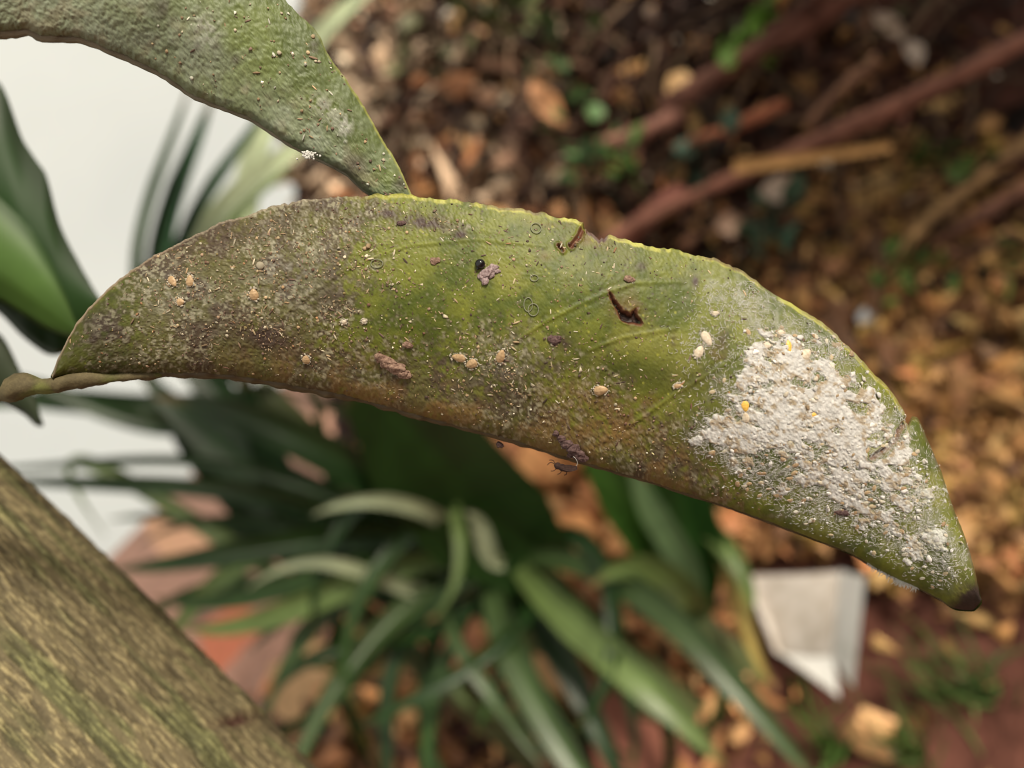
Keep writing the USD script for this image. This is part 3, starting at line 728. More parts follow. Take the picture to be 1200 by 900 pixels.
class Blade:
    """A leaf folded along its midrib, seen from one side. Its outline is given in columns: the margin (top) and the fold (bottom)."""
    def __init__(s, top, bottom, depth, bulge=0.006, round_px=20, rear=0.85, lean=0.02, jitter=1.3, seed=0, scale=1.0):
        from scipy.interpolate import PchipInterpolator as Pc
        top, bottom = np.asarray(top, float), np.asarray(bottom, float)
        s.x0, s.x1 = max(top[0, 0], bottom[0, 0]), min(top[-1, 0], bottom[-1, 0])
        s._t, s._b, s._d = Pc(*top.T), Pc(*bottom.T), Pc(*np.asarray(depth, float).T)
        s.bulge, s.r, s.rear, s.lean, s.j, s.seed = bulge, round_px, rear, lean, jitter, seed
        s.notch = lambda x: 0 * x
        s.relief = lambda px, py, t: 0 * px

    def top(s, x):
        x = np.asarray(x, float); z = 0 * x
        return s._t(x) + s.j * 2.4 * (noise(np.stack([x / 13, z, z + s.seed], -1), 1) - 0.5) + s.j * 1.6 * (noise(np.stack([x / 4.5, z, z], -1), 2) - 0.5) + s.notch(x)

    def bottom(s, x):
        x = np.asarray(x, float); z = 0 * x
        return s._b(x) + 0.8 * (noise(np.stack([x / 9, z, z + s.seed], -1), 3) - 0.5)

    def tt(s, px, py):
        b, t = s.bottom(px), s.top(px)
        return (b - py) / np.maximum(b - t, 1e-3)

    def depth(s, px, py):
        b, t = s._b(np.asarray(px, float)), s._t(np.asarray(px, float))
        H = np.maximum(b - t, 1e-3)
        k = np.clip((b - py) / H, 0, 1)
        d0 = s._d(px)
        r = np.minimum(s.r, 0.45 * H)
        w = np.clip(b - py, 0, r)
        rnd = (r - np.sqrt(np.maximum(r * r - (r - w) ** 2, 0))) * d0 / FPX
        big = 0.0016 * (n2(px, py, 170, s.seed + 5, 2) - 0.5) * 2 * ss(0, .3, k)
        return d0 + s.bulge * np.minimum(H / 240, 1) * (k - 0.65) ** 2 / 0.42 + rnd * 1.1 + big

    def normal(s, px, py, e=1.5):
        a = s.base(px + e, py) - s.base(px - e, py); b = s.base(px, py + e) - s.base(px, py - e)
        n = np.cross(a, b); n /= np.linalg.norm(n, axis=-1, keepdims=True) + 1e-15
        return n * np.where((n @ FWD) > 0, -1, 1)[..., None]

    def base(s, px, py):
        return at(px, py, s.depth(px, py))

    def point(s, px, py, lift=0.0):
        return s.base(px, py) + (np.asarray(lift) + s.relief(px, py, None))[..., None] * s.normal(px, py)

    def mesh(s, nx, nt, colour, hole=None):
        x = np.linspace(s.x0, s.x1, nx)
        k = np.linspace(0, 1, nt) ** 0.9
        PX = np.repeat(x[:, None], nt, 1); b, t = s.bottom(x)[:, None], s.top(x)[:, None]
        PY = b + (t - b) * k[None]
        N = s.normal(PX, np.clip(PY, t + 1.2, b - 0.0))
        front = s.base(PX, PY) + s.relief(PX, PY, k)[..., None] * N
        col = colour(PX, PY, np.broadcast_to(k, PX.shape))
        # the rear half, hidden behind the front one, and the inner skins: coarser
        back = front - 0.00028 * N
        m = 24
        kr = np.linspace(0, 1, m)
        fold = front[:, 0]; d_f = np.einsum('ij,j->i', fold - EYE, FWD)
        RX = np.repeat(x[:, None], m, 1); RY = b + 1.0 + (t - b) * s.rear * kr[None] - 4 * np.sin(np.pi * kr)[None]
        RD = d_f[:, None] + (s.r * d_f / FPX)[:, None] * np.minimum(1, kr * 6)[None] * 0.8 + s.lean * kr[None] * np.minimum((b - t) / 240, 1) + 1e-4
        rear = at(RX, RY, RD)
        vs, fs, cs, o = [front.reshape(-1, 3)], [], [col.reshape(-1, 3)], 0
        gf = grid_faces(nx, nt)
        if hole is not None:
            keep = ~hole(PX, PY)
            gf = gf[keep.reshape(-1)[gf].all(1)]
        fs.append(gf[:, ::-1]); o = nx * nt
        cols = np.unique(np.concatenate([np.arange(0, nx, 3), [nx - 1]])); rows = np.unique(np.concatenate([np.arange(0, nt, 4), [nt - 1]]))
        # inner skin of the front half
        bi = back[np.ix_(cols, rows)]; PXi, PYi = PX[np.ix_(cols, rows)], PY[np.ix_(cols, rows)]
        gi = grid_faces(len(cols), len(rows))
        if hole is not None:
            keep = ~hole(PXi, PYi); gi = gi[keep.reshape(-1)[gi].all(1)]
        vs.append(bi.reshape(-1, 3)); cs.append(np.tile([0.045, 0.05, 0.018], (bi.size // 3, 1))); fs.append(gi + o); oi = o; o += bi.size // 3
        # the rim that joins the two skins along the margin
        e1, e2 = front[:, -1], front[:, -1] + 0.00010 * UP - 0.00014 * N[:, -1]
        e3 = back[:, -1]
        rim = np.stack([e1, e2, e3], 1)
        vs.append(rim.reshape(-1, 3)); cs.append(np.repeat(col[:, -1], 3, 0)); fs.append(grid_faces(nx, 3)[:, ::-1] + o); o += nx * 3
        # the rear half: outer and inner skin
        rn = rear[cols]
        for sgn, off in ((1, 0.0), (-1, -0.00028)):
            rv = rn + off * FWD
            vs.append(rv.reshape(-1, 3)); cs.append(np.tile([0.05, 0.055, 0.02], (rv.size // 3, 1))); g_ = grid_faces(len(cols), m)
            fs.append((g_ if sgn > 0 else g_[:, ::-1]) + o); o += rv.size // 3
        return np.vstack(vs), np.vstack(fs), np.vstack(cs)


# ---- the main leaf
top = [(61, 441), (66, 424), (75, 405), (87, 384), (100, 366), (130, 335), (165, 308), (205, 287), (250, 265), (300, 248), (350, 236), (400, 230), (450, 229), (500, 231), (550, 237), (600, 244),
       (650, 253), (690, 264), (720, 277), (760, 287), (800, 295), (840, 304), (868, 319), (900, 339), (935, 360), (962, 377), (990, 402), (1020, 433), (1048, 462), (1062, 484), (1075, 492), (1090, 522),
       (1103, 553), (1115, 590), (1128, 622), (1139, 655), (1146, 684), (1149, 703)]
bottom = [(61, 444), (80, 447), (100, 446), (150, 441), (200, 439), (250, 440), (300, 446), (350, 455), (400, 464), (450, 477), (500, 491), (550, 504), (600, 517), (650, 533), (700, 548), (750, 562), (800, 578), (850, 594), (900, 612),
          (950, 631), (1000, 651), (1040, 674), (1070, 687), (1100, 702), (1120, 714), (1138, 715), (1149, 706)]
L = Blade(top, bottom, [(61, .0965), (300, .0938), (600, .0925), (900, .0930), (1149, .0955)], bulge=0.0062, seed=1)
L.notch = lambda x: 10 * ss(683, 686, x) * ss(716, 704, x) * (0.75 + 0.5 * noise(np.stack([x / 3, 0 * x, 0 * x], -1), 5)) + 16 * np.exp(-((x - 1064) / 3.2) ** 2) - 3 * np.exp(-((x - 868) / 9) ** 2)

VEINS = [[(330, 372), (352, 352), (400, 318), (440, 300), (480, 287), (560, 280), (640, 288)], [(600, 402), (640, 376), (680, 356), (715, 341), (745, 331), (800, 330)],
         [(735, 500), (790, 462), (840, 432), (875, 410), (905, 402)], [(905, 560), (950, 520), (1000, 480)], [(690, 410), (730, 395), (790, 385)]]
TEAR = [(714, 343), (722, 352), (729, 366), (737, 374)]
TEARP = [(713, 340), (719, 348), (725, 357), (731, 364), (739, 367), (745, 360), (748, 360), (747, 369), (754, 379), (751, 382), (744, 379), (736, 380), (728, 375), (722, 363), (716, 351)]
SLIT = [(669, 288), (677, 279), (684, 266)]
SLIT2 = [(655, 288), (659, 294)]
CRACK = [(1064, 490), (1052, 506), (1049, 514), (1040, 524), (1022, 536)]
WOOL = [(860, 425), (885, 398), (925, 384), (958, 384), (975, 398), (1000, 425), (1025, 447), (1056, 482), (1075, 500), (1092, 535), (1107, 575), (1120, 615), (1134, 660), (1120, 682), (1085, 672), (1040, 650), (1000, 634), (955, 612), (915, 590), (870, 570), (840, 548), (815, 510), (840, 478), (848, 450)]


def dusty(px, py):
    """How far the brown sooty crust covers the green: 0 to 1, by its own outline on the leaf."""
    t = L.tt(px, py)
    d = 1.05 * ss(520, 330, px + 0.35 * (py - 330)) * ss(90, 200, px)
    d = np.maximum(d, 0.95 * ss(0.52, 0.10, t) * ss(60, 300, px) * ss(960, 760, px))
    d = np.maximum(d, 0.8 * blob(px, py, 590, 425, 85, 45, 20)); d = np.maximum(d, 0.85 * blob(px, py, 680, 470, 90, 45, 18))
    d = np.maximum(d, 0.75 * blob(px, py, 500, 258, 70, 14, 5)); d = np.maximum(d, 0.8 * blob(px, py, 130, 400, 60, 60))
    return d


def wool_amount(px, py):
    sd = inside(px, py, WOOL)
    return ss(-22, 30, sd + 30 * (n2(px, py, 24, 21) - 0.5) * 2)


SPOTS = np.random.default_rng(5)
YEL = np.column_stack([SPOTS.uniform(100, 900, 420), SPOTS.uniform(235, 600, 420), SPOTS.uniform(0.7, 1.9, 420)])
DRK = np.column_stack([SPOTS.uniform(330, 1000, 900), SPOTS.uniform(235, 560, 900), SPOTS.uniform(0.6, 1.8, 900)])


def spots(px, py, S):
    from scipy.spatial import cKDTree
    d, i = cKDTree(S[:, :2]).query(np.stack([px, py], -1), k=1)
    return ss(S[i, 2] * 1.15, S[i, 2] * 0.5, d)


def leaf_colour(px, py, t):
    f1, f2, f3, f4 = n2(px, py, 60, 1), n2(px, py, 14, 2), n2(px, py, 5, 3), n2(px, py, 2.4, 4, 2)
    g1, g2, g3 = np.array([0.160, 0.178, 0.024]), np.array([0.075, 0.10, 0.012]), np.array([0.225, 0.225, 0.045])
    c = g1 + (g2 - g1) * ss(0.42, 0.62, f1 * 0.6 + f2 * 0.4)[..., None] + (g3 - g1) * (0.8 * ss(0.45, 0.68, n2(px, py, 40, 8)) * ss(480, 640, px))[..., None]
    c = c * (0.82 + 0.36 * f4)[..., None]
    # deep green bands
    dg = np.maximum(0.85 * blob(px, py, 760, 440, 130, 26, 12), 0.8 * blob(px, py, 830, 510, 60, 45, 30)); dg = np.maximum(dg, 0.6 * ss(300, 120, px))
    c = c * (1 - 0.62 * dg)[..., None]
    # brown, purple and ochre crust
    D = dusty(px, py)
    cov = ss(0.30, 0.62, D * 0.44 + 1.15 * (0.3 * f2 + 0.5 * f3 + 0.2 * f1) - 0.36)
    brown, purple, ochre, grey = np.array([0.110, 0.096, 0.038]), np.array([0.080, 0.050, 0.040]), np.array([0.24, 0.125, 0.045]), np.array([0.34, 0.31, 0.22])
    crust = brown + (purple - brown) * ss(0.45, 0.62, n2(px, py, 26, 11))[..., None]
    crust = crust + (grey - crust) * (0.9 * ss(0.50, 0.62, 0.5 * f3 + 0.5 * f4) * ss(0.34, 0.56, n2(px, py, 45, 12)))[..., None]
    low = ss(0.34, 0.06, t) * ss(180, 420, px)
    crust = crust + (ochre - crust) * np.clip(0.55 * low * ss(0.35, 0.6, n2(px, py, 22, 13)) + 0.5 * blob(px, py, 700, 470, 60, 22, 15) + 0.4 * blob(px, py, 720, 505, 40, 20) + 0.35 * blob(px, py, 470, 480, 120, 16, 14), 0, 1)[..., None]
    c = c + (crust - c) * (cov * 0.86)[..., None]
    # purple brown blotches
    for x, y, rx, ry, an, k in [(500, 262, 24, 7, 10, .9), (455, 250, 12, 7, 0, .7), (540, 275, 9, 5, 0, .8), (480, 255, 30, 10, 0, .4), (312, 395, 30, 16, 10, .7), (395, 345, 40, 12, -20, .5), (640, 430, 18, 10, 0, .6), (660, 402, 10, 7, 0, .7), (300, 270, 60, 14, -18, .5),
                                (230, 270, 40, 10, -30, .6), (845, 400, 8, 14, 20, .6), (790, 400, 5, 8, 0, .5), (1140, 700, 16, 14, 0, 1.0), (990, 598, 10, 6, 0, .9), (752, 312, 7, 6, 0, .5), (815, 330, 4, 7, 0, .8)]:
        m = k * blob(px, py, x, y, rx, ry, an) * ss(0.3, 0.6, 0.5 * f2 + 0.5 * f3 + 0.06)
        c = c + (purple * 0.8 - c) * np.clip(m * 1.5, 0, 1)[..., None]
    # ochre bruises
    for x, y, rx, ry in [(735, 362, 22, 18), (690, 280, 26, 12), (650, 262, 20, 5), (838, 415, 16, 10), (760, 470, 14, 8), (640, 300, 8, 6)]:
        c = c + (np.array([0.17, 0.085, 0.03]) - c) * (0.5 * blob(px, py, x, y, rx, ry) * ss(0.35, 0.6, f2))[..., None]
    # veins
    for V_ in VEINS:
        d, u_ = poly_dist(px, py, V_)
        c = c * (1 + 0.22 * np.exp(-(d / 1.6) ** 2) * (1 - 0.6 * u_) - 0.14 * np.exp(-((d - 3.2) / 2.0) ** 2))[..., None]
    # oil gland dots and specks
    y_ = spots(px, py, YEL); c = c + (np.array([0.34, 0.34, 0.05]) - c) * (0.7 * y_ * (1 - cov))[..., None]
    k_ = spots(px, py, DRK) * ss(0.45, 0.62, f1 + 0.12); c = c + (np.array([0.05, 0.032, 0.022]) - c) * (0.8 * k_)[..., None]
    # tears
    d = 4.0 - inside(px, py, TEARP) + 6.0 * (n2(px, py, 5, 91, 4) - 0.5); w = 4.0 + 0 * d; u_ = ss(350, 366, py)
    c = c + (np.array([0.13, 0.05, 0.028]) - c) * ss(w + 2.5, w * 0.8, d)[..., None]
    c = c + (np.array([0.022, 0.009, 0.006]) - c) * (ss(w * 0.6, w * 0.45, d) * ss(0.45, 0.7, u_))[..., None]  # dark core painted in place of the unlit opening
    for S_, w in ((SLIT, 3.2), (SLIT2, 2.6), (CRACK, 3.4)):
        d = poly_dist(px, py, S_)[0] + 4.0 * (n2(px, py, 5, 92, 3) - 0.5)
        c = c + (np.array([0.15, 0.06, 0.035]) - c) * ss(w + 2.0, w * .6, d)[..., None]
    nk = ss(684, 687, px) * ss(716, 710, px) * ss(7, 3, np.abs(py - L.top(px)))
    c = c + (np.array([0.07, 0.032, 0.035]) - c) * nk[..., None]
    # margin painted yellow for light glowing through the edge, brown in places
    dm = py - L.top(px)
    slope = np.abs(L._t(px + 2) - L._t(px - 2)) / 4
    dm = dm / np.sqrt(1 + slope ** 2)
    wd = 2.6 + 3.0 * n2(px, py * 0, 9, 31)
    my = ss(wd + 1.2, wd - 1.2, dm) * ss(380, 500, px) * ss(0.36, 0.54, 0.5 * n2(px, py * 0, 55, 33) + 0.5 * n2(px, py * 0, 7, 34) + 0.05) * (1 - nk)
    c = c + (np.array([0.46, 0.45, 0.09]) - c) * (0.9 * my * ss(1085, 1040, px))[..., None]
    mb = ss(4, 1.5, dm) * np.maximum(ss(0.62, 0.5, n2(px, py * 0, 60, 33) + 0.2), ss(970, 1000, px) * 0.7)
    c = c + (np.array([0.11, 0.055, 0.03]) - c) * (0.7 * mb)[..., None]
    ml = ss(3.0, 1.0, dm) * ss(470, 300, px); c = c + (np.array([0.36, 0.30, 0.22]) - c) * (0.55 * ml)[..., None]
    # thin waxy film around the wool and in faint streaks
    W = np.clip(wool_amount(px, py) * 0.75 + 0.7 * blob(px, py, 860, 345, 42, 22, 25) * ss(0.4, 0.6, n2(px + py, py - px, 11, 41)) + 0.5 * blob(px, py, 900, 370, 70, 30, 30)
                + 0.45 * blob(px, py, 215, 345, 45, 28) + 0.5 * blob(px, py, 340, 315, 50, 35, -20) + 0.3 * blob(px, py, 590, 425, 45, 25) + .35 * blob(px, py, 820, 405, 15, 15), 0, 1)
    c = c + (np.array([0.42, 0.42, 0.37]) - c) * (0.62 * W * (0.2 + 0.8 * ss(0.40, 0.62, 0.6 * f3 + 0.4 * f2)))[..., None]
    c = c * (1 - 0.42 * ss(230, 90, px) * ss(0.98, 0.9, t))[..., None]
    # the dead tip
    c = c + (np.array([0.035, 0.022, 0.018]) - c) * ss(-14, 2, px * 0.6 + py * 0.8 - 1240 + 10 * (f2 - .5))[..., None]
    return np.clip(c, 0.004, 0.9)


def leaf_relief(px, py, t):
    f2, f3, f4 = n2(px, py, 12, 2), n2(px, py, 4.2, 3), n2(px, py, 2.0, 4, 2)
    D = ss(0.2, 0.9, dusty(px, py))
    h = (0.00005 + 0.00005 * D) * (f4 - 0.5) * 2 + (0.00002 + 0.00002 * D) * (f3 - 0.5) * 2 + 0.00005 * (f2 - 0.5)
    h = h + 0.00005 * D * ss(0.55, 0.72, f3)
    for V_ in VEINS:
        d, u_ = poly_dist(px, py, V_)
        h = h + (0.00009 * np.exp(-(d / 2.2) ** 2) - 0.00005 * np.exp(-((d - 5) / 3) ** 2)) * (1 - 0.6 * u_)
    d = 4.0 - inside(px, py, TEARP) + 6.0 * (n2(px, py, 5, 91, 4) - 0.5); w = 4.0 + 0 * d
    h = h - 0.0008 * ss(w + .5, w * 0.2, d) + 0.00012 * np.exp(-((d - w - 1.5) / 1.8) ** 2) * ss(.4, .6, n2(px, py, 7, 93))
    for S_, w in ((SLIT, 2.6), (SLIT2, 2.0), (CRACK, 3.0)):
        d = poly_dist(px, py, S_)[0] + 4.0 * (n2(px, py, 5, 92, 3) - 0.5)
        h = h - 0.00045 * ss(w, w * 0.3, d) + 0.00018 * np.exp(-((d - w - 1.2) / 1.4) ** 2)
    return h


L.relief = leaf_relief
v, f, c = L.mesh(960, 236, leaf_colour)
main = obj('leaf', (v, f), M_leaf, tree, True, c)
main.SetCustomDataByKey('label', 'large folded green citrus leaf crusted with white wool and brown specks')
# the midrib: a ridge along the fold
x = np.linspace(66, 1128, 260)
p = L.base(x, L.bottom(x) - 2.0) + 0.0007 * FWD
v, f = tube(p, 0.00052 * np.interp(x, [66, 200, 700, 1128], [1.9, 1.3, 0.9, 0.35]) * (0.8 + 0.5 * noise(np.stack([x / 14, 0 * x, 0 * x], -1), 4)), 10, 0.4, 4)
mc = np.array([0.10, 0.070, 0.035]) * (0.6 + 0.8 * fbm(v * 900, 3, 2))[:, None]
obj('midrib', (v, f), M_leaf, main, True, mc)
# the stalk and its swollen joint, then the twig to the trunk
p = spline([at(190, 439, .1000), at(140, 441, .0992), at(98, 445, .0982), at(74, 449, .0976), at(52, 452, .0978), at(34, 452, .098), at(14, 457, .0985), at(-30, 474, .1), at(-120, 500, .112)], 90)
rp = np.interp(np.linspace(0, 1, 90), [0, .12, .25, .33, .39, .43, .47, .50, .6, 1], [.0004, .0009, .0013, .0016, .0016, .0012, .0014, .0018, .0019, .002])
rp = rp * (0.68 + 0.4 * noise(np.stack([np.linspace(0, 16, 90), np.zeros(90), np.zeros(90)], -1), 6))
v, f = tube(p, rp, 28, 0.5, 12)
pc = np.array([0.085, 0.068, 0.034]) * (0.5 + 1.0 * fbm(v * 700, 4, 3))[:, None] + np.array([0.03, 0.05, 0.0]) * ss(0.5, 0.7, fbm(v * 300, 2, 8))[:, None]
obj('stalk', (v, f), M_bark, main, True, pc)
p = spline([at(-120, 500, .112), at(-230, 540, .125), at(-350, 590, .15)], 20)
v, f = tube(p, np.linspace(.0022, .0035, 20), 14, 0.2, 2)
obj('twig', (v, f), M_bark, tree, True, np.tile([0.16, 0.11, 0.065], (len(v), 1)))

# ---- the upper leaf
top2 = [(-230, -40), (-100, -130), (60, -150), (220, -110), (300, -42), (335, 0), (352, 18), (374, 42), (381, 58), (400, 86), (420, 114), (440, 150), (465, 192), (478, 218), (486, 236)]
bot2 = [(-230, -20), (-100, 20), (0, 38), (30, 36), (50, 44), (80, 44), (130, 60), (190, 88), (230, 114), (262, 127), (290, 138), (340, 170), (380, 190), (405, 204), (430, 226), (460, 243), (486, 240)]
T = Blade(top2, bot2, [(-230, .080), (0, .0845), (250, .091), (486, .0985)], bulge=0.004, round_px=12, jitter=1.0, seed=6)


def top_colour(px, py, t):
    f1, f2, f3 = n2(px, py, 60, 51), n2(px, py, 16, 52), n2(px, py, 4.5, 53)
    c = np.array([0.17, 0.215, 0.07]) + (np.array([0.11, 0.145, 0.045]) - np.array([0.17, 0.215, 0.07])) * ss(0.4, 0.62, f1)[..., None]
    c = c * (0.75 + 0.5 * f3)[..., None]
    film = np.clip(0.75 * ss(330, 60, px) + 0.35 * ss(0.45, 0.62, f2) + 0.6 * blob(px, py, 235, 40, 26, 40) + 0.5 * blob(px, py, 340, 140, 60, 22, 35) + 0.4 * ss(0.5, 0.1, t) - 0.1, 0, 1)  # dust and wax, plus lens glare painted in towards the left
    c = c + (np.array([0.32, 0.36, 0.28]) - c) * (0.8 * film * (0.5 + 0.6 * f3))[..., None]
    pk = ss(0.52, 0.66, n2(px, py, 30, 55)) * ss(0.55, 0.15, t)
    c = c + (np.array([0.30, 0.23, 0.16]) - c) * (0.32 * pk)[..., None]
    for x, y, r in [(232, 55, 5), (252, 53, 6), (276, 70, 6), (190, 10, 14), (368, 55, 9), (380, 122, 5), (415, 195, 14), (470, 215, 10)]:
        c = c + (np.array([0.06, 0.045, 0.035]) - c) * (0.75 * blob(px, py, x, y, r) * ss(0.3, 0.55, f2))[..., None]
    wx = np.maximum.reduce([blob(px, py, 404, 148, 9, 14), blob(px, py, 404, 162, 6, 6), blob(px, py, 385, 130, 30, 14, 40) * .7, blob(px, py, 243, 36, 14, 18) * .7])
    c = c + (np.array([0.5, 0.5, 0.46]) - c) * (0.75 * wx * ss(0.35, 0.55, f3))[..., None]
    dm = (py - T.top(px)) / 1.9
    c = c + (np.array([0.34, 0.34, 0.08]) - c) * (0.7 * ss(3.4, 1.2, dm) * ss(340, 440, px))[..., None]
    return np.clip(c, 0.004, 0.9)


T.relief = lambda px, py, t: 0.00010 * (n2(px, py, 14, 52) - 0.5) * 2 + 0.00011 * (n2(px, py, 4.5, 53) - 0.5) * 2 + 0.0001 * (n2(px, py, 2, 54, 2) - .5) * 2
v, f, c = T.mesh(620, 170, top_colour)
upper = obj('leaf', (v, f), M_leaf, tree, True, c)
upper.SetCustomDataByKey('label', 'dusty green citrus leaf with painted glare hanging from the top left corner')
x = np.linspace(-200, 470, 120)
v, f = tube(T.base(x, T.bottom(x) - 1.0) + 0.0004 * FWD, 0.00055 * np.interp(x, [-200, 470], [1.4, 0.4]), 9, 0.35, 7)
obj('midrib', (v, f), M_leaf, upper, True, np.array([0.24, 0.22, 0.16]) * (0.6 + .8 * fbm(v * 900, 3, 2))[:, None])
v, f = tube(spline([at(-195, -25, .0815), at(-330, 10, .09), at(-520, 80, .12), at(-690, 160, .15)], 30), np.linspace(.0013, .003, 30), 12, 0.15, 9)
obj('twig', (v, f), M_bark, tree, True, np.tile([0.16, 0.11, 0.065], (len(v), 1)))

# ---- the out of focus leaves at the left edge
def near_leaf(top, bottom, d, col, edge, label, seed):
    Bl = Blade(top, bottom, d, bulge=0.008, round_px=6, jitter=0.6, seed=seed, rear=0.6)
    cf = lambda px, py, t: (np.array(col) * (0.8 + 0.4 * n2(px, py, 30, seed))[..., None]) * (1 - ss(0.72, 0.95, t))[..., None] + np.array(edge) * ss(0.72, 0.95, t)[..., None]
    v, f, c = Bl.mesh(150, 60, cf)
    pr = obj('leaf', (v, f), M_leaf, tree, True, c)
    pr.SetCustomDataByKey('label', label)


near_leaf([(-260, 170), (-150, 60), (-60, 62), (0, 98), (28, 165), (46, 192), (52, 200), (70, 262), (98, 318), (118, 352)], [(-260, 200), (-150, 280), (0, 366), (30, 396), (64, 416), (100, 392), (118, 356)], [(-260, .15), (118, .17)], (0.020, 0.055, 0.012), (0.035, 0.055, 0.030), 'blurred dark green leaf at the left edge', 61)
near_leaf([(-260, 60), (-120, 150), (-40, 200), (0, 232), (35, 268), (60, 308), (80, 352), (94, 392)], [(-260, 120), (-120, 290), (-40, 335), (0, 352), (30, 370), (62, 388), (80, 394), (94, 396)], [(-260, .138), (94, .153)], (0.075, 0.15, 0.03), (0.035, 0.075, 0.02), 'blurred bright green layer painting the lit inner face of the dark leaf at left', 62)  # added brighter blade, stands for the lit inner face of the dark leaf
near_leaf([(-160, 380), (-60, 368), (0, 392), (22, 430), (42, 470), (50, 496)], [(-160, 400), (-60, 430), (0, 470), (30, 486), (44, 498), (50, 499)], [(-160, .15), (50, .165)], (0.045, 0.06, 0.035), (0.04, 0.05, 0.03), 'blurred grey green leaf tip under the stalk', 63)
# crown added out of view: branches and leaves placed to shade plants and bank
g = np.random.default_rng(61)
cs = lambda x, y, z: EYE + x * RIGHT + y * UP + z * FWD
for k, q in enumerate(([(-.33, .18, .137), (-.2, .36, .2), (0.0, .46, .25), (.2, .5, .28)], [(-.33, .18, .137), (-.25, .42, .3), (-.05, .62, .4), (.15, .75, .45)], [(0.0, .46, .25), (.2, .66, .3), (.5, .88, .36), (.8, 1.0, .4)])):
    v, f = tube(spline([cs(*a) for a in q], 30), np.linspace(.014, .004, 30), 10, 0.15, k)
    obj('added_branch', (v, f), M_bark, tree, True, np.tile([0.14, 0.10, 0.06], (len(v), 1)))
lp = [leaflet(0.085, 0.021, q) for q in range(4)]
lp = [(v, np.vstack([f[:, [0, 1, 2]], f[:, [0, 2, 3]]])) for v, f in lp]
cen = np.vstack([np.column_stack([g.uniform(-.34, .36, 400), g.uniform(.24, .66, 400), g.uniform(.03, .50, 400)]), np.column_stack([g.uniform(.40, .92, 430), g.uniform(.80, 1.2, 430), g.uniform(.15, .62, 430)])])
cen = cen[cen[:, 1] > .64 * cen[:, 2] + .09]
n_ = len(cen)
v, f, c = scatter(lp, g.integers(0, 4, n_), np.array([cs(*a) for a in cen]), rotations(n_, g), g.uniform(.7, 1.25, (n_, 1)), np.array([0.06, 0.10, 0.025]) * g.uniform(.7, 1.3, (n_, 1)))
obj('crown', (v, f), M_weed, tree, True, c).SetCustomDataByKey('kind', 'stuff')  # added unseen leaves that cast the shade
tag(tree, 'citrus tree with green streaked brown trunk and diseased hanging leaves', 'tree')

# ------------------------------------------------------------------ what sits on the big leaf
def on_leaf(B, px, py, lift=0.0, ang=0.0):
    """A point of the leaf's skin and its frame: x along the leaf (turned by ang), y across, z out of it."""
    px, py = np.atleast_1d(np.asarray(px, float)), np.atleast_1d(np.asarray(py, float))
    n = B.normal(px, py); p = B.point(px, py) + lift * n
    a = np.radians(ang); ex = np.cos(a)[..., None] * RIGHT + np.sin(a)[..., None] * UP if np.ndim(a) else (math.cos(a) * RIGHT + math.sin(a) * UP)[None]
    ex = ex - (ex * n).sum(-1, keepdims=True) * n; ex /= np.linalg.norm(ex, axis=-1, keepdims=True)
    ey = np.cross(n, ex)
    return p, np.stack([ex, ey, n], -1)


PX = 0.093 / FPX    # a pixel of the photograph, on the leaf, in metres
g = np.random.default_rng(77)
gp = [lump(1, 0.5, 1.3, s) for s in range(6)] + [(lump(1, 0.3, 1.2, s)[0] * [2.2, 0.55, 0.55], lump(1)[1]) for s in range(6, 10)] + [clod(s) for s in range(60, 66)]


def grit(B, n, density, xr, yr, size, colours, seed, rods=0.3, stretch=1.0):
    g = np.random.default_rng(seed)
    px, py = g.uniform(*xr, n), g.uniform(*yr, n)
    t = B.tt(px, py)
    keep = (t > 0.03) & (t < 0.985) & (g.random(n) < density(px, py))
    px, py = px[keep], py[keep]; n = len(px)
    p, fr = on_leaf(B, px, py, 0, g.uniform(0, 360, n))
    s = size * PX * np.exp(np.clip(g.normal(0, 0.45, n), -1.2, 0.9))
    which = np.where(g.random(n) < rods, g.integers(6, 10, n), np.where(g.random(n) < 0.3, g.integers(0, 6, n), g.integers(10, 16, n)))
    col = np.asarray(colours)[g.integers(0, len(colours), n)] * np.exp(g.normal(0, 0.25, (n, 1)))
    return which, p + fr[:, :, 2] * (s * 0.25)[:, None], fr, s[:, None] * np.column_stack([np.full(n, stretch), np.ones(n), g.uniform(0.45, 0.9, n)]), col


cream = [(0.36, 0.28, 0.17), (0.29, 0.21, 0.125), (0.42, 0.37, 0.27), (0.22, 0.155, 0.09), (0.22, 0.15, 0.10), (0.15, 0.10, 0.075)]
umber = [(0.16, 0.11, 0.07), (0.11, 0.07, 0.055), (0.24, 0.18, 0.12), (0.13, 0.085, 0.07)]
rust = [(0.22, 0.12, 0.06), (0.14, 0.075, 0.05), (0.30, 0.20, 0.11), (0.18, 0.14, 0.06)]


def dens_cream(px, py):
    d = 0.95 * blob(px, py, 350, 345, 130, 75, -8) + 0.4 * blob(px, py, 250, 330, 90, 60) + 0.35 * blob(px, py, 560, 420, 90, 55, 15) + 0.14 + 0.25 * blob(px, py, 640, 460, 120, 40, 18)
    return d * ss(0.36, 0.6, n2(px, py, 28, 71)) * ss(110, 190, px)


def dens_umber(px, py):
    return (0.9 * dusty(px, py) * ss(0.38, 0.6, n2(px, py, 22, 72)) + 0.05)


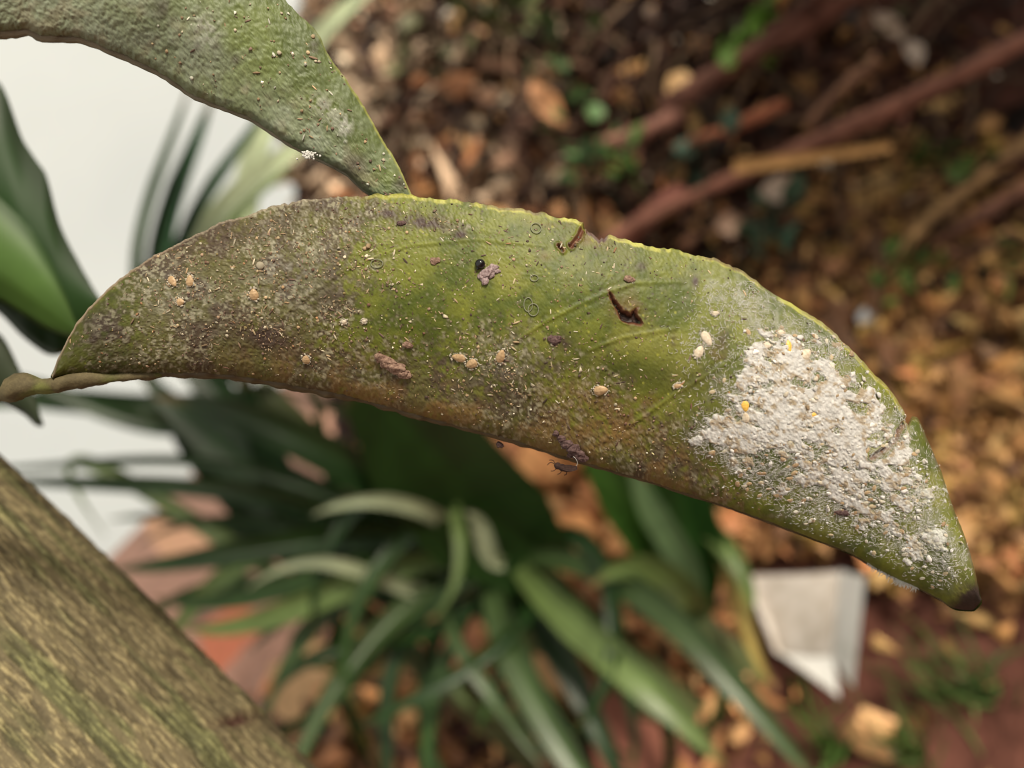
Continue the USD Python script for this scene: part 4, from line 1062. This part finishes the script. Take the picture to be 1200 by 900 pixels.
gs = [grit(L, 19000, dens_cream, (110, 900), (235, 600), 0.78, cream, 1), grit(L, 9000, dens_umber, (80, 900), (235, 600), 0.8, umber + rust + cream[2:], 2, 0.15),
      grit(L, 2600, lambda x, y: 0.8 * blob(x, y, 600, 420, 60, 40, 15) + 0.5 * blob(x, y, 560, 300, 200, 60) * 0.3 + 0.5 * blob(x, y, 690, 440, 60, 30), (420, 900), (235, 560), 0.68, [(0.42, 0.35, 0.22), (0.36, 0.29, 0.17), (0.5, 0.46, 0.36)], 3, 0.8, 1.1),
      grit(L, 1500, lambda x, y: 0.35 + 0 * x, (430, 1000), (235, 590), 0.85, [(0.06, 0.04, 0.03), (0.09, 0.06, 0.04)], 4, 0.2),
      grit(L, 550, lambda x, y: 0.4 + 0 * x, (430, 900), (235, 590), 0.6, [(0.55, 0.52, 0.28), (0.5, 0.46, 0.3), (0.66, 0.62, 0.5)], 5, 0.2),
      grit(L, 150, lambda x, y: dens_cream(x, y) * 1.2, (120, 700), (250, 500), 1.9, cream[1:4], 6, 0.1),
      grit(T, 2600, lambda x, y: 0.5 * ss(120, 380, x) * ss(0.35, 0.6, n2(x, y, 24, 73)), (0, 480), (0, 235), 1.1, cream + [(0.5, 0.5, 0.42)], 7)]
which, loc, rot, sc, col = (np.concatenate(x) for x in zip(*gs))
v, f, c = scatter(gp, which, loc, rot, sc, col)
tag(obj('grit', (v, f), M_grit, smooth=True, tint=c), 'brown and cream specks of grit stuck on both hanging leaves', 'grit', kind='stuff')

# ---- the white wool: a crust with gaps, small tufts and loose threads
xs, ys = np.arange(785, 1145, 0.75), np.arange(375, 690, 0.75)
GX, GY = np.meshgrid(xs, ys, indexing='ij')
tw = L.tt(GX, GY); ok = (tw > 0.05) & (tw < 0.992)
cx, cy = GX * 0.90 + GY * 0.43, GY * 0.90 - GX * 0.43
W = wool_amount(GX, GY)
hi_, lo_ = n2(cx * 0.7, cy * 1.3, 11, 81, 5), n2(cx * .75, cy * 1.15, 26, 82, 3)
hh = hi_ * 0.66 + lo_ * 0.66 + 0.18 * (n2(GX * .9, GY * 1.2, 4, 94, 3) - 0.5) - 0.662 + 0.42 * (W - 0.74) - 0.10 * ss(1040, 1130, GX) * ss(0.35, 0.6, n2(GX, GY, 25, 84))
hh -= 0.10 * ss(0.42, 0.16, tw) * ss(1110, 1040, GX)
hh -= 0.35 * ss(8, 3, poly_dist(GX, GY, CRACK)[0])
hh -= 0.5 * (1 - ss(0.02, 0.3, W))
hh -= 0.6 * ss(-18, 0, GX * 0.6 + GY * 0.8 - 1238)
fz = n2(GX, GY, 2.6, 83, 3) - 0.5
lift = np.clip(hh * 0.0030, -0.0003, 0.00022) + 0.00024 * fz * ss(-.06, .05, hh)
pts = L.base(GX, GY) + (leaf_relief(GX, GY, None) * 0.5 + lift - 0.00002)[..., None] * L.normal(GX, GY)
fq = grid_faces(len(xs), len(ys))
kk = (ok & (lift > -0.00010)).reshape(-1)
fq = fq[kk[fq].all(1)]
ids = np.unique(fq); back = np.full(len(kk), -1); back[ids] = np.arange(len(ids))
wc = np.array([0.45, 0.44, 0.425]) * (0.55 + 0.85 * n2(GX, GY, 4, 86))[..., None]
wc = wc + (np.array([0.26, 0.20, 0.125]) - wc) * (0.9 * ss(0.46, 0.58, n2(GX, GY, 9, 85)) * ss(0.24, 0.08, hh))[..., None]
wc = wc + (np.array([0.44, 0.46, 0.41]) - wc) * (0.6 * ss(1050, 1110, GX))[..., None]
wc = wc + (np.array([0.24, 0.25, 0.15]) - wc) * (0.75 * ss(0.055, -0.02, hh))[..., None]
wool = thing('white_wool')
obj('crust', (pts.reshape(-1, 3)[ids], back[fq]), M_wax, wool, True, wc.reshape(-1, 3)[ids])


def wool_density(px, py):
    return wool_amount(px, py) * ss(0.38, 0.6, n2(px, py, 15, 87))


g = np.random.default_rng(88)
n = 9000
px, py = g.uniform(780, 1145, n), g.uniform(375, 690, n)
t = L.tt(px, py)
k = (t > 0.05) & (t < 0.99) & (g.random(n) < 0.26 * wool_density(px, py) + 0.03 * wool_amount(px, py))
px, py = px[k], py[k]; n = len(px)
p, fr = on_leaf(L, px, py, 0, g.uniform(0, 360, n))
s = PX * 1.0 * np.exp(np.clip(g.normal(0, 0.45, n), -1, 1.1))
lf = np.interp(g.random(n), [0, 1], [0.0, 0.00028])
tufts = [lump(1, 0.7, 1.5, q) for q in range(8)]
tc = np.array([(0.52, 0.50, 0.48), (0.50, 0.485, 0.465), (0.42, 0.37, 0.29), (0.48, 0.45, 0.39), (0.28, 0.20, 0.12), (0.5, 0.48, 0.46)])[g.integers(0, 6, n)] * np.exp(g.normal(0, 0.12, (n, 1)))
v, f, c = scatter(tufts, g.integers(0, 8, n), p + fr[:, :, 2] * lf[:, None], fr, s[:, None] * np.array([1.5, 1, 0.7]), tc)
pr = obj('tufts', (v, f), M_wax, wool, True, np.clip(c, 0, .85)); pr.SetCustomDataByKey('kind', 'stuff')
# flat tan husks among the wool
nh = 900
hx, hy = g.uniform(790, 1140, nh), g.uniform(380, 690, nh)
t = L.tt(hx, hy); k = (t > 0.05) & (t < 0.985) & (g.random(nh) < 0.7 * wool_amount(hx, hy) * (0.25 + 0.75 * ss(0.55, 0.2, t)))
hx, hy = hx[k], hy[k]; nh = len(hx)
p, fr = on_leaf(L, hx, hy, 0.00006, g.normal(30, 50, nh))
hv, hf = lump(2, 0.15, 1.2, 3)
v, f, c = scatter([(hv * [1, 0.62, 0.3], hf)], np.zeros(nh, int), p, fr, PX * g.uniform(2.2, 4.6, (nh, 1)), np.array([(0.36, 0.26, 0.15), (0.42, 0.34, 0.22), (0.28, 0.19, 0.11), (0.46, 0.42, 0.33)])[g.integers(0, 4, nh)])
pr = obj('husks', (v, f), M_grit, wool, True, c); pr.SetCustomDataByKey('kind', 'stuff')
# threads
n = 52000
px, py = g.uniform(775, 1145, n), g.uniform(330, 690, n)
t = L.tt(px, py)
k = (t > 0.03) & (t < 0.985) & (g.random(n) < 0.6 * wool_amount(px, py) + 0.5 * blob(px, py, 870, 350, 45, 25) + 0.12 * blob(px, py, 860, 420, 60, 60) + 0.5 * blob(px, py, 820, 405, 16, 16))
px, py = px[k], py[k]; n = len(px)
p, fr = on_leaf(L, px, py, 0.00012, g.normal(25, 60, n))
ln = PX * g.uniform(1.5, 5.5, n)
u5 = np.linspace(-0.5, 0.5, 5)
bend = g.normal(0, 0.18, (n, 2))
curve = p[:, None] + fr[:, None, :, 0] * (u5[None] * ln[:, None])[..., None] + fr[:, None, :, 1] * (bend[:, :1] * ln[:, None] * (u5[None] ** 2 * 2))[..., None] + fr[:, None, :, 2] * (np.abs(bend[:, 1:]) * ln[:, None] * (0.25 - u5[None] ** 2) * 1.5)[..., None]
bc = UsdGeom.BasisCurves.Define(stage, str(wool.GetPath()) + '/threads')
bc.CreateTypeAttr('linear'); bc.CreateCurveVertexCountsAttr(Vt.IntArray.FromNumpy(np.full(n, 5, np.int32)))
bc.CreatePointsAttr(Vt.Vec3fArray.FromNumpy(curve.reshape(-1, 3).astype(np.float32)))
bc.CreateWidthsAttr(Vt.FloatArray([0.000032])); bc.SetWidthsInterpolation('constant')
M_thread = plain('thread_look', (0.56, 0.55, 0.53), 0.8, 0.2, (0.46, 0.45, 0.42), 3000, 0.0)
UsdShade.MaterialBindingAPI.Apply(bc.GetPrim()).Bind(M_thread); bc.GetPrim().SetCustomDataByKey('kind', 'stuff')
tag(wool, 'crust of white waxy wool covering the right end of the big leaf', 'wool', kind='stuff')

# ---- scale insects and pale nymphs
def scale_insect(px, py, L_, W_, ang, mat, label, seed, h=0.5, group='small oval scale insects on the big leaf'):
    p, fr = on_leaf(L, px, py, 0.0001, ang)
    root = thing('scale_insect', p[0])
    m = trimesh.creation.icosphere(subdivisions=3, radius=1.0)
    v = np.array(m.vertices); v[:, 2] = np.where(v[:, 2] < 0, v[:, 2] * 0.25, v[:, 2])
    v[:, 1] *= 1 - 0.28 * v[:, 0]                                             # egg shaped: blunt head, narrower tail
    v[:, 2] += 0.10 * np.exp(-(v[:, 1] / 0.22) ** 2) * (v[:, 2] > 0)          # a keel along the back
    v[:, 2] *= 1 + 0.05 * np.sin(v[:, 0] * 13) * (v[:, 2] > 0)                # body rings
    v = v * [L_ * PX / 2, W_ * PX / 2, W_ * PX / 2 * h] @ fr[0].T
    obj('body', (v, np.array(m.faces)), mat, root, True)
    g = np.random.default_rng(seed); n = 26                                   # a skirt of wax crumbs
    a = g.uniform(0, 2 * np.pi, n); q = np.column_stack([np.cos(a) * L_ * 0.5, np.sin(a) * W_ * 0.5]) * g.uniform(0.9, 1.35, (n, 1)) * PX
    loc = q[:, :1] * fr[0][:, 0] + q[:, 1:] * fr[0][:, 1]
    v, f, c = scatter(tufts, g.integers(0, 8, n), loc, rotations(n, g), PX * g.uniform(0.5, 1.3, (n, 1)), np.tile([0.38, 0.34, 0.27], (n, 1)) * g.uniform(.7, 1.2, (n, 1)))
    pr = obj('wax_skirt', (v, f), M_wax, root, True, c); pr.SetCustomDataByKey('kind', 'stuff')
    tag(root, label, 'insect', group)


S = 'small tan scale insect '
for a in [(203, 330, 15, 9, -50, M_scale, 'left one of the close pair of tan scale insects near the stalk end'), (223, 329, 14, 10, 88, M_scale, 'right one of the close pair of tan scale insects near the stalk end'),
          (212, 354, 10, 9, 0, M_scale, 'dull round scale insect just below the close pair near the stalk end'), (298, 345, 14, 11, 95, M_scale, 'single tan scale insect with white wax right of the close pair'),
          (359, 421, 12, 10, 80, M_scale, 'flat ochre scale insect near the fold, left of the crusty brown case'), (538, 419, 17, 10, 170, M_scale, 'left one of the row of three tan scale insects mid leaf'),
          (553, 426, 15, 11, -150, M_scale, 'middle one of the row of three tan scale insects mid leaf'), (587, 417, 17, 10, 70, M_scale, 'right one of the row of three tan scale insects, set apart'),
          (828, 397, 19, 10, -60, M_scale_pale, 'upper of two white oval insects left of the wool'), (819, 412, 15, 10, 65, M_scale_pale, 'lower of two white oval insects left of the wool'),
          (873, 476, 13, 9, -80, M_scale_yellow, 'yellow scale insect at the left edge of the wool'), (924, 406, 15, 6.5, -85, M_scale_yellow, 'slender yellow insect at the top of the wool'),
          (874, 489, 13, 9, 100, M_scale_pale, 'pale scale insect right below the yellow one at wool edge'), (944, 415, 15, 12, 40, M_scale_pale, 'cream oval insect on wool right of the slender yellow one'),
          (953, 486, 7, 6, 0, M_scale_yellow, 'tiny yellow dot insect in the middle of the wool'), (704, 457, 17, 12, 10, M_scale, 'large flat tan scale insect above the debris clump'),
          (404, 377, 7, 6, 30, M_scale_pale, 'tiny cream scale insect above the brown case'), (427, 376, 6, 5, 0, M_scale_pale, 'tiniest cream scale insect right of its twin above the case'),
          (915, 390, 9, 7, 0, M_scale_pale, 'small cream insect at the top edge of the wool'), (899, 405, 9, 8, 0, M_scale_pale, 'round pinkish cream insect left of the slender yellow one'),
          (838, 367, 9, 5, 10, M_scale_pale, 'small pale insect above the two white oval ones'), (794, 452, 9, 6, 10, M_scale, 'small tan insect on the side vein below the tear')]:
    scale_insect(*a, seed=int(a[0]))


def clump(name, px, py, parts, mat, label, cat, seed, lift=0.0, part='crumb'):
    """A small clump on the leaf: several uneven crumbs that hold together."""
    p, fr = on_leaf(L, px, py, lift)
    root = thing(name, p[0])
    for k, (x, y, rx, ry, rz) in enumerate(parts):
        v, f = lump(3, 0.55, 1.7, seed + k, np.array([rx, ry, rz]) * PX)
        v = v @ fr[0].T + fr[0] @ np.array([x * PX, y * PX, rz * PX * 0.4])
        obj(part, (v, f), mat, root, True)
    return root


r = clump('fluff', 572, 320, [(0, 0, 7, 6, 4), (6, 6, 6, 4, 3), (-6, -4, 5, 5, 3), (-3, -9, 4, 5, 3), (10, 2, 4, 2.5, 2)], M_fluff, '', '', 4)
tag(r, 'purple grey fluff right under the shiny black ball', 'fluff')
p, fr = on_leaf(L, 563, 310, 0.0004)
r = thing('beetle', p[0])
obj('body', (trimesh.creation.icosphere(subdivisions=4, radius=1.0).vertices * [6.0 * PX, 5.6 * PX, 5.4 * PX] @ fr[0].T, trimesh.creation.icosphere(subdivisions=4).faces), M_black, r, True)
obj('head', (lump(2, 0.1)[0] * [2.4 * PX, 2.4 * PX, 2 * PX] @ fr[0].T + fr[0] @ np.array([-2.5, -4.6, -1]) * PX, lump(2)[1]), M_black, r, True)
tag(r, 'tiny shiny black ball shaped insect above the purple fluff', 'insect')
r = clump('case', 458, 427, [(-12, 9, 7, 6, 3.5), (-3, 3, 10, 7, 4.5), (6, -4, 11, 7, 5), (14, -11, 8, 6, 4.5), (20, -14, 5, 4, 3)], M_case, '', '', 9, part='chunk')
tag(r, 'long crusty pinkish brown case on the middle of the leaf', 'insect case')
r = clump('debris', 668, 522, [(-18, 17, 4, 4, 3), (-11, 9, 5, 5, 3), (-4, 2, 8, 7, 5), (4, -5, 9, 8, 6), (11, -12, 8, 7, 6), (17, -17, 6, 6, 5), (2, -14, 5, 5, 4)], M_crumb, '', '', 15)
tag(r, 'grey brown crumbly debris hanging over the fold of the leaf', 'debris')
for x, y, pts, lab in [(736, 327, [(0, 0, 5, 4, 2.5), (4, -1, 4, 3, 2)], 'pinkish brown crumb right above the tear in the leaf'), (585, 521, [(0, 0, 4, 3.5, 3.5), (3, -1, 3, 3, 3)], 'dark crumb under the fold left of the hanging insect'),
                       (650, 399, [(0, 0, 6, 5, 2.5), (-4, 2, 4, 4, 2), (5, 3, 3, 3, 2)], 'purple brown crumb left of the tear on the leaf'), (470, 262, [(0, 0, 5, 3, 1.5)], 'dark flat crumb near the top margin of the leaf'),
                       (509, 306, [(0, 0, 5, 4, 2), (4, 1, 3, 3, 2)], 'tan crumb left of the shiny black insect'), (478, 404, [(0, 0, 6, 4, 2)], 'pinkish crumb just above the crusty brown case'),
                       (986, 600, [(0, 0, 7, 4, 2.5), (5, -2, 4, 3, 2)], 'black crumb in the lower part of the white wool')]:
    r = clump('crumb', x, y, pts, M_case if 'pink' in lab or 'tan' in lab else M_crumb, '', '', x, part='grain')
    tag(r, lab, 'crumb', 'crumbs stuck on the big leaf')
# the dead insect hanging below the fold
o = at(658, 548, 0.0965)
r = thing('dead_insect', o)
ex, ey, ez = RIGHT, UP, -FWD
def loc3(x, y, z=0.0): return (np.asarray(x)[..., None] * ex + np.asarray(y)[..., None] * ey + np.asarray(z)[..., None] * ez) * PX
bp = spline([loc3(-9., 3.), loc3(-3., 1.5), loc3(6., -1.5), loc3(15., -3.)], 20)
v, f = tube(bp, PX * np.array([1, 3, 4, 4.4, 4.2, 3.6, 3.8, 4.4, 4.6, 4.6, 4.4, 4.2, 4, 3.6, 3.2, 2.8, 2.4, 2, 1.4, .6]), 14, 0.15, 1)
obj('body', (v, f), M_insect, r, True)
for s_ in (0.0, 2.0):
    v, f = ribbon(spline([loc3(-2., 2., 3.), loc3(8., 1. - s_, 5.), loc3(19., 1. - s_, 3.)], 12), PX * 3 * np.sin(np.linspace(.5, 2.8, 12)), ez, 0.1, 0.00003, 5)
    obj('wing', (v, f), M_insect, r, True)
for q in ([(-8, 4), (-14, 6), (-17, 3)], [(-6, 1), (-10, -4), (-13, -4)], [(0, -2), (-2, -7), (-5, -8)], [(5, -4), (6, -8), (3, -9)], [(-8, 5), (-11, 9), (-15, 9)]):
    v, f = tube(spline([loc3(float(a), float(b)) for a, b in q], 8), PX * 0.5, 6)
    obj('leg', (v, f), M_insect, r, True)
v, f = tube(spline([loc3(14., -3.), loc3(19., 4.), loc3(14., 14., 6.)], 10), PX * 0.35, 5)
obj('thread', (v, f), M_thread, r, True)
tag(r, 'dark dead insect dangling just below the fold of the leaf', 'insect')

# empty clear shells: little rings
for x, y, a_, b_, lab in [(628, 268, 6, 6.5, 'empty clear insect shell near the top margin'), (626, 326, 4.5, 3.6, 'small empty clear shell right of the shiny black insect'), (619, 357, 5, 8, 'left of two empty clear shells mid leaf'), (625, 363, 6, 7, 'right of two empty clear shells mid leaf'), (442, 309, 7, 5, 'faint empty shell on the side vein left of the black insect')]:
    p, fr = on_leaf(L, x, y, 0.00012)
    th = np.linspace(0, 2 * np.pi, 28)
    ring = np.stack([np.cos(th) * a_ * PX, np.sin(th) * b_ * PX, 0 * th], -1) @ fr[0].T
    r = thing('empty_shell', p[0])
    v, f = tube(ring, PX * 0.55, 6, hint=fr[0][:, 2]); obj('rim', (v, f), M_shell, r, True)
    tag(r, lab, 'shell', 'empty insect shells on the big leaf')

# fringe of wool hanging from the fold near the tip, and bits on the upper leaf's edge
V, F, b = [], [], 0
g = np.random.default_rng(99)
for k in range(150):
    x = g.choice([g.uniform(1015, 1075), g.normal(1056, 4)])
    q0 = L.base(np.array(x), L.bottom(x) - 1.0); d = -UP * g.uniform(2, 8) * PX + RIGHT * g.normal(0, 3) * PX
    v, f = tube(np.array([q0, q0 + d * .5 + FWD * g.normal() * PX, q0 + d]), PX * np.array([0.8, 0.5, 0.2]), 5)
    V.append(v); F.append(f + b); b += len(v)
tag(obj('wool_fringe', (np.vstack(V), np.vstack(F)), M_thread), 'short white wool threads hanging below the fold near the tip', 'wool', kind='stuff')
n = 60
px, py = g.normal(362, 4.5, n), g.normal(181, 2.6, n)
v, f, c = scatter(tufts, g.integers(0, 8, n), at(px, py, T._d(px) + 0.0006), rotations(n, g), PX * g.uniform(0.6, 1.8, (n, 1)), np.tile([0.5, 0.5, 0.47], (n, 1)))
tag(obj('wool_speck', (v, f), M_wax, smooth=True, tint=c), 'speck of white wool on the lower edge of the upper leaf', 'wool')
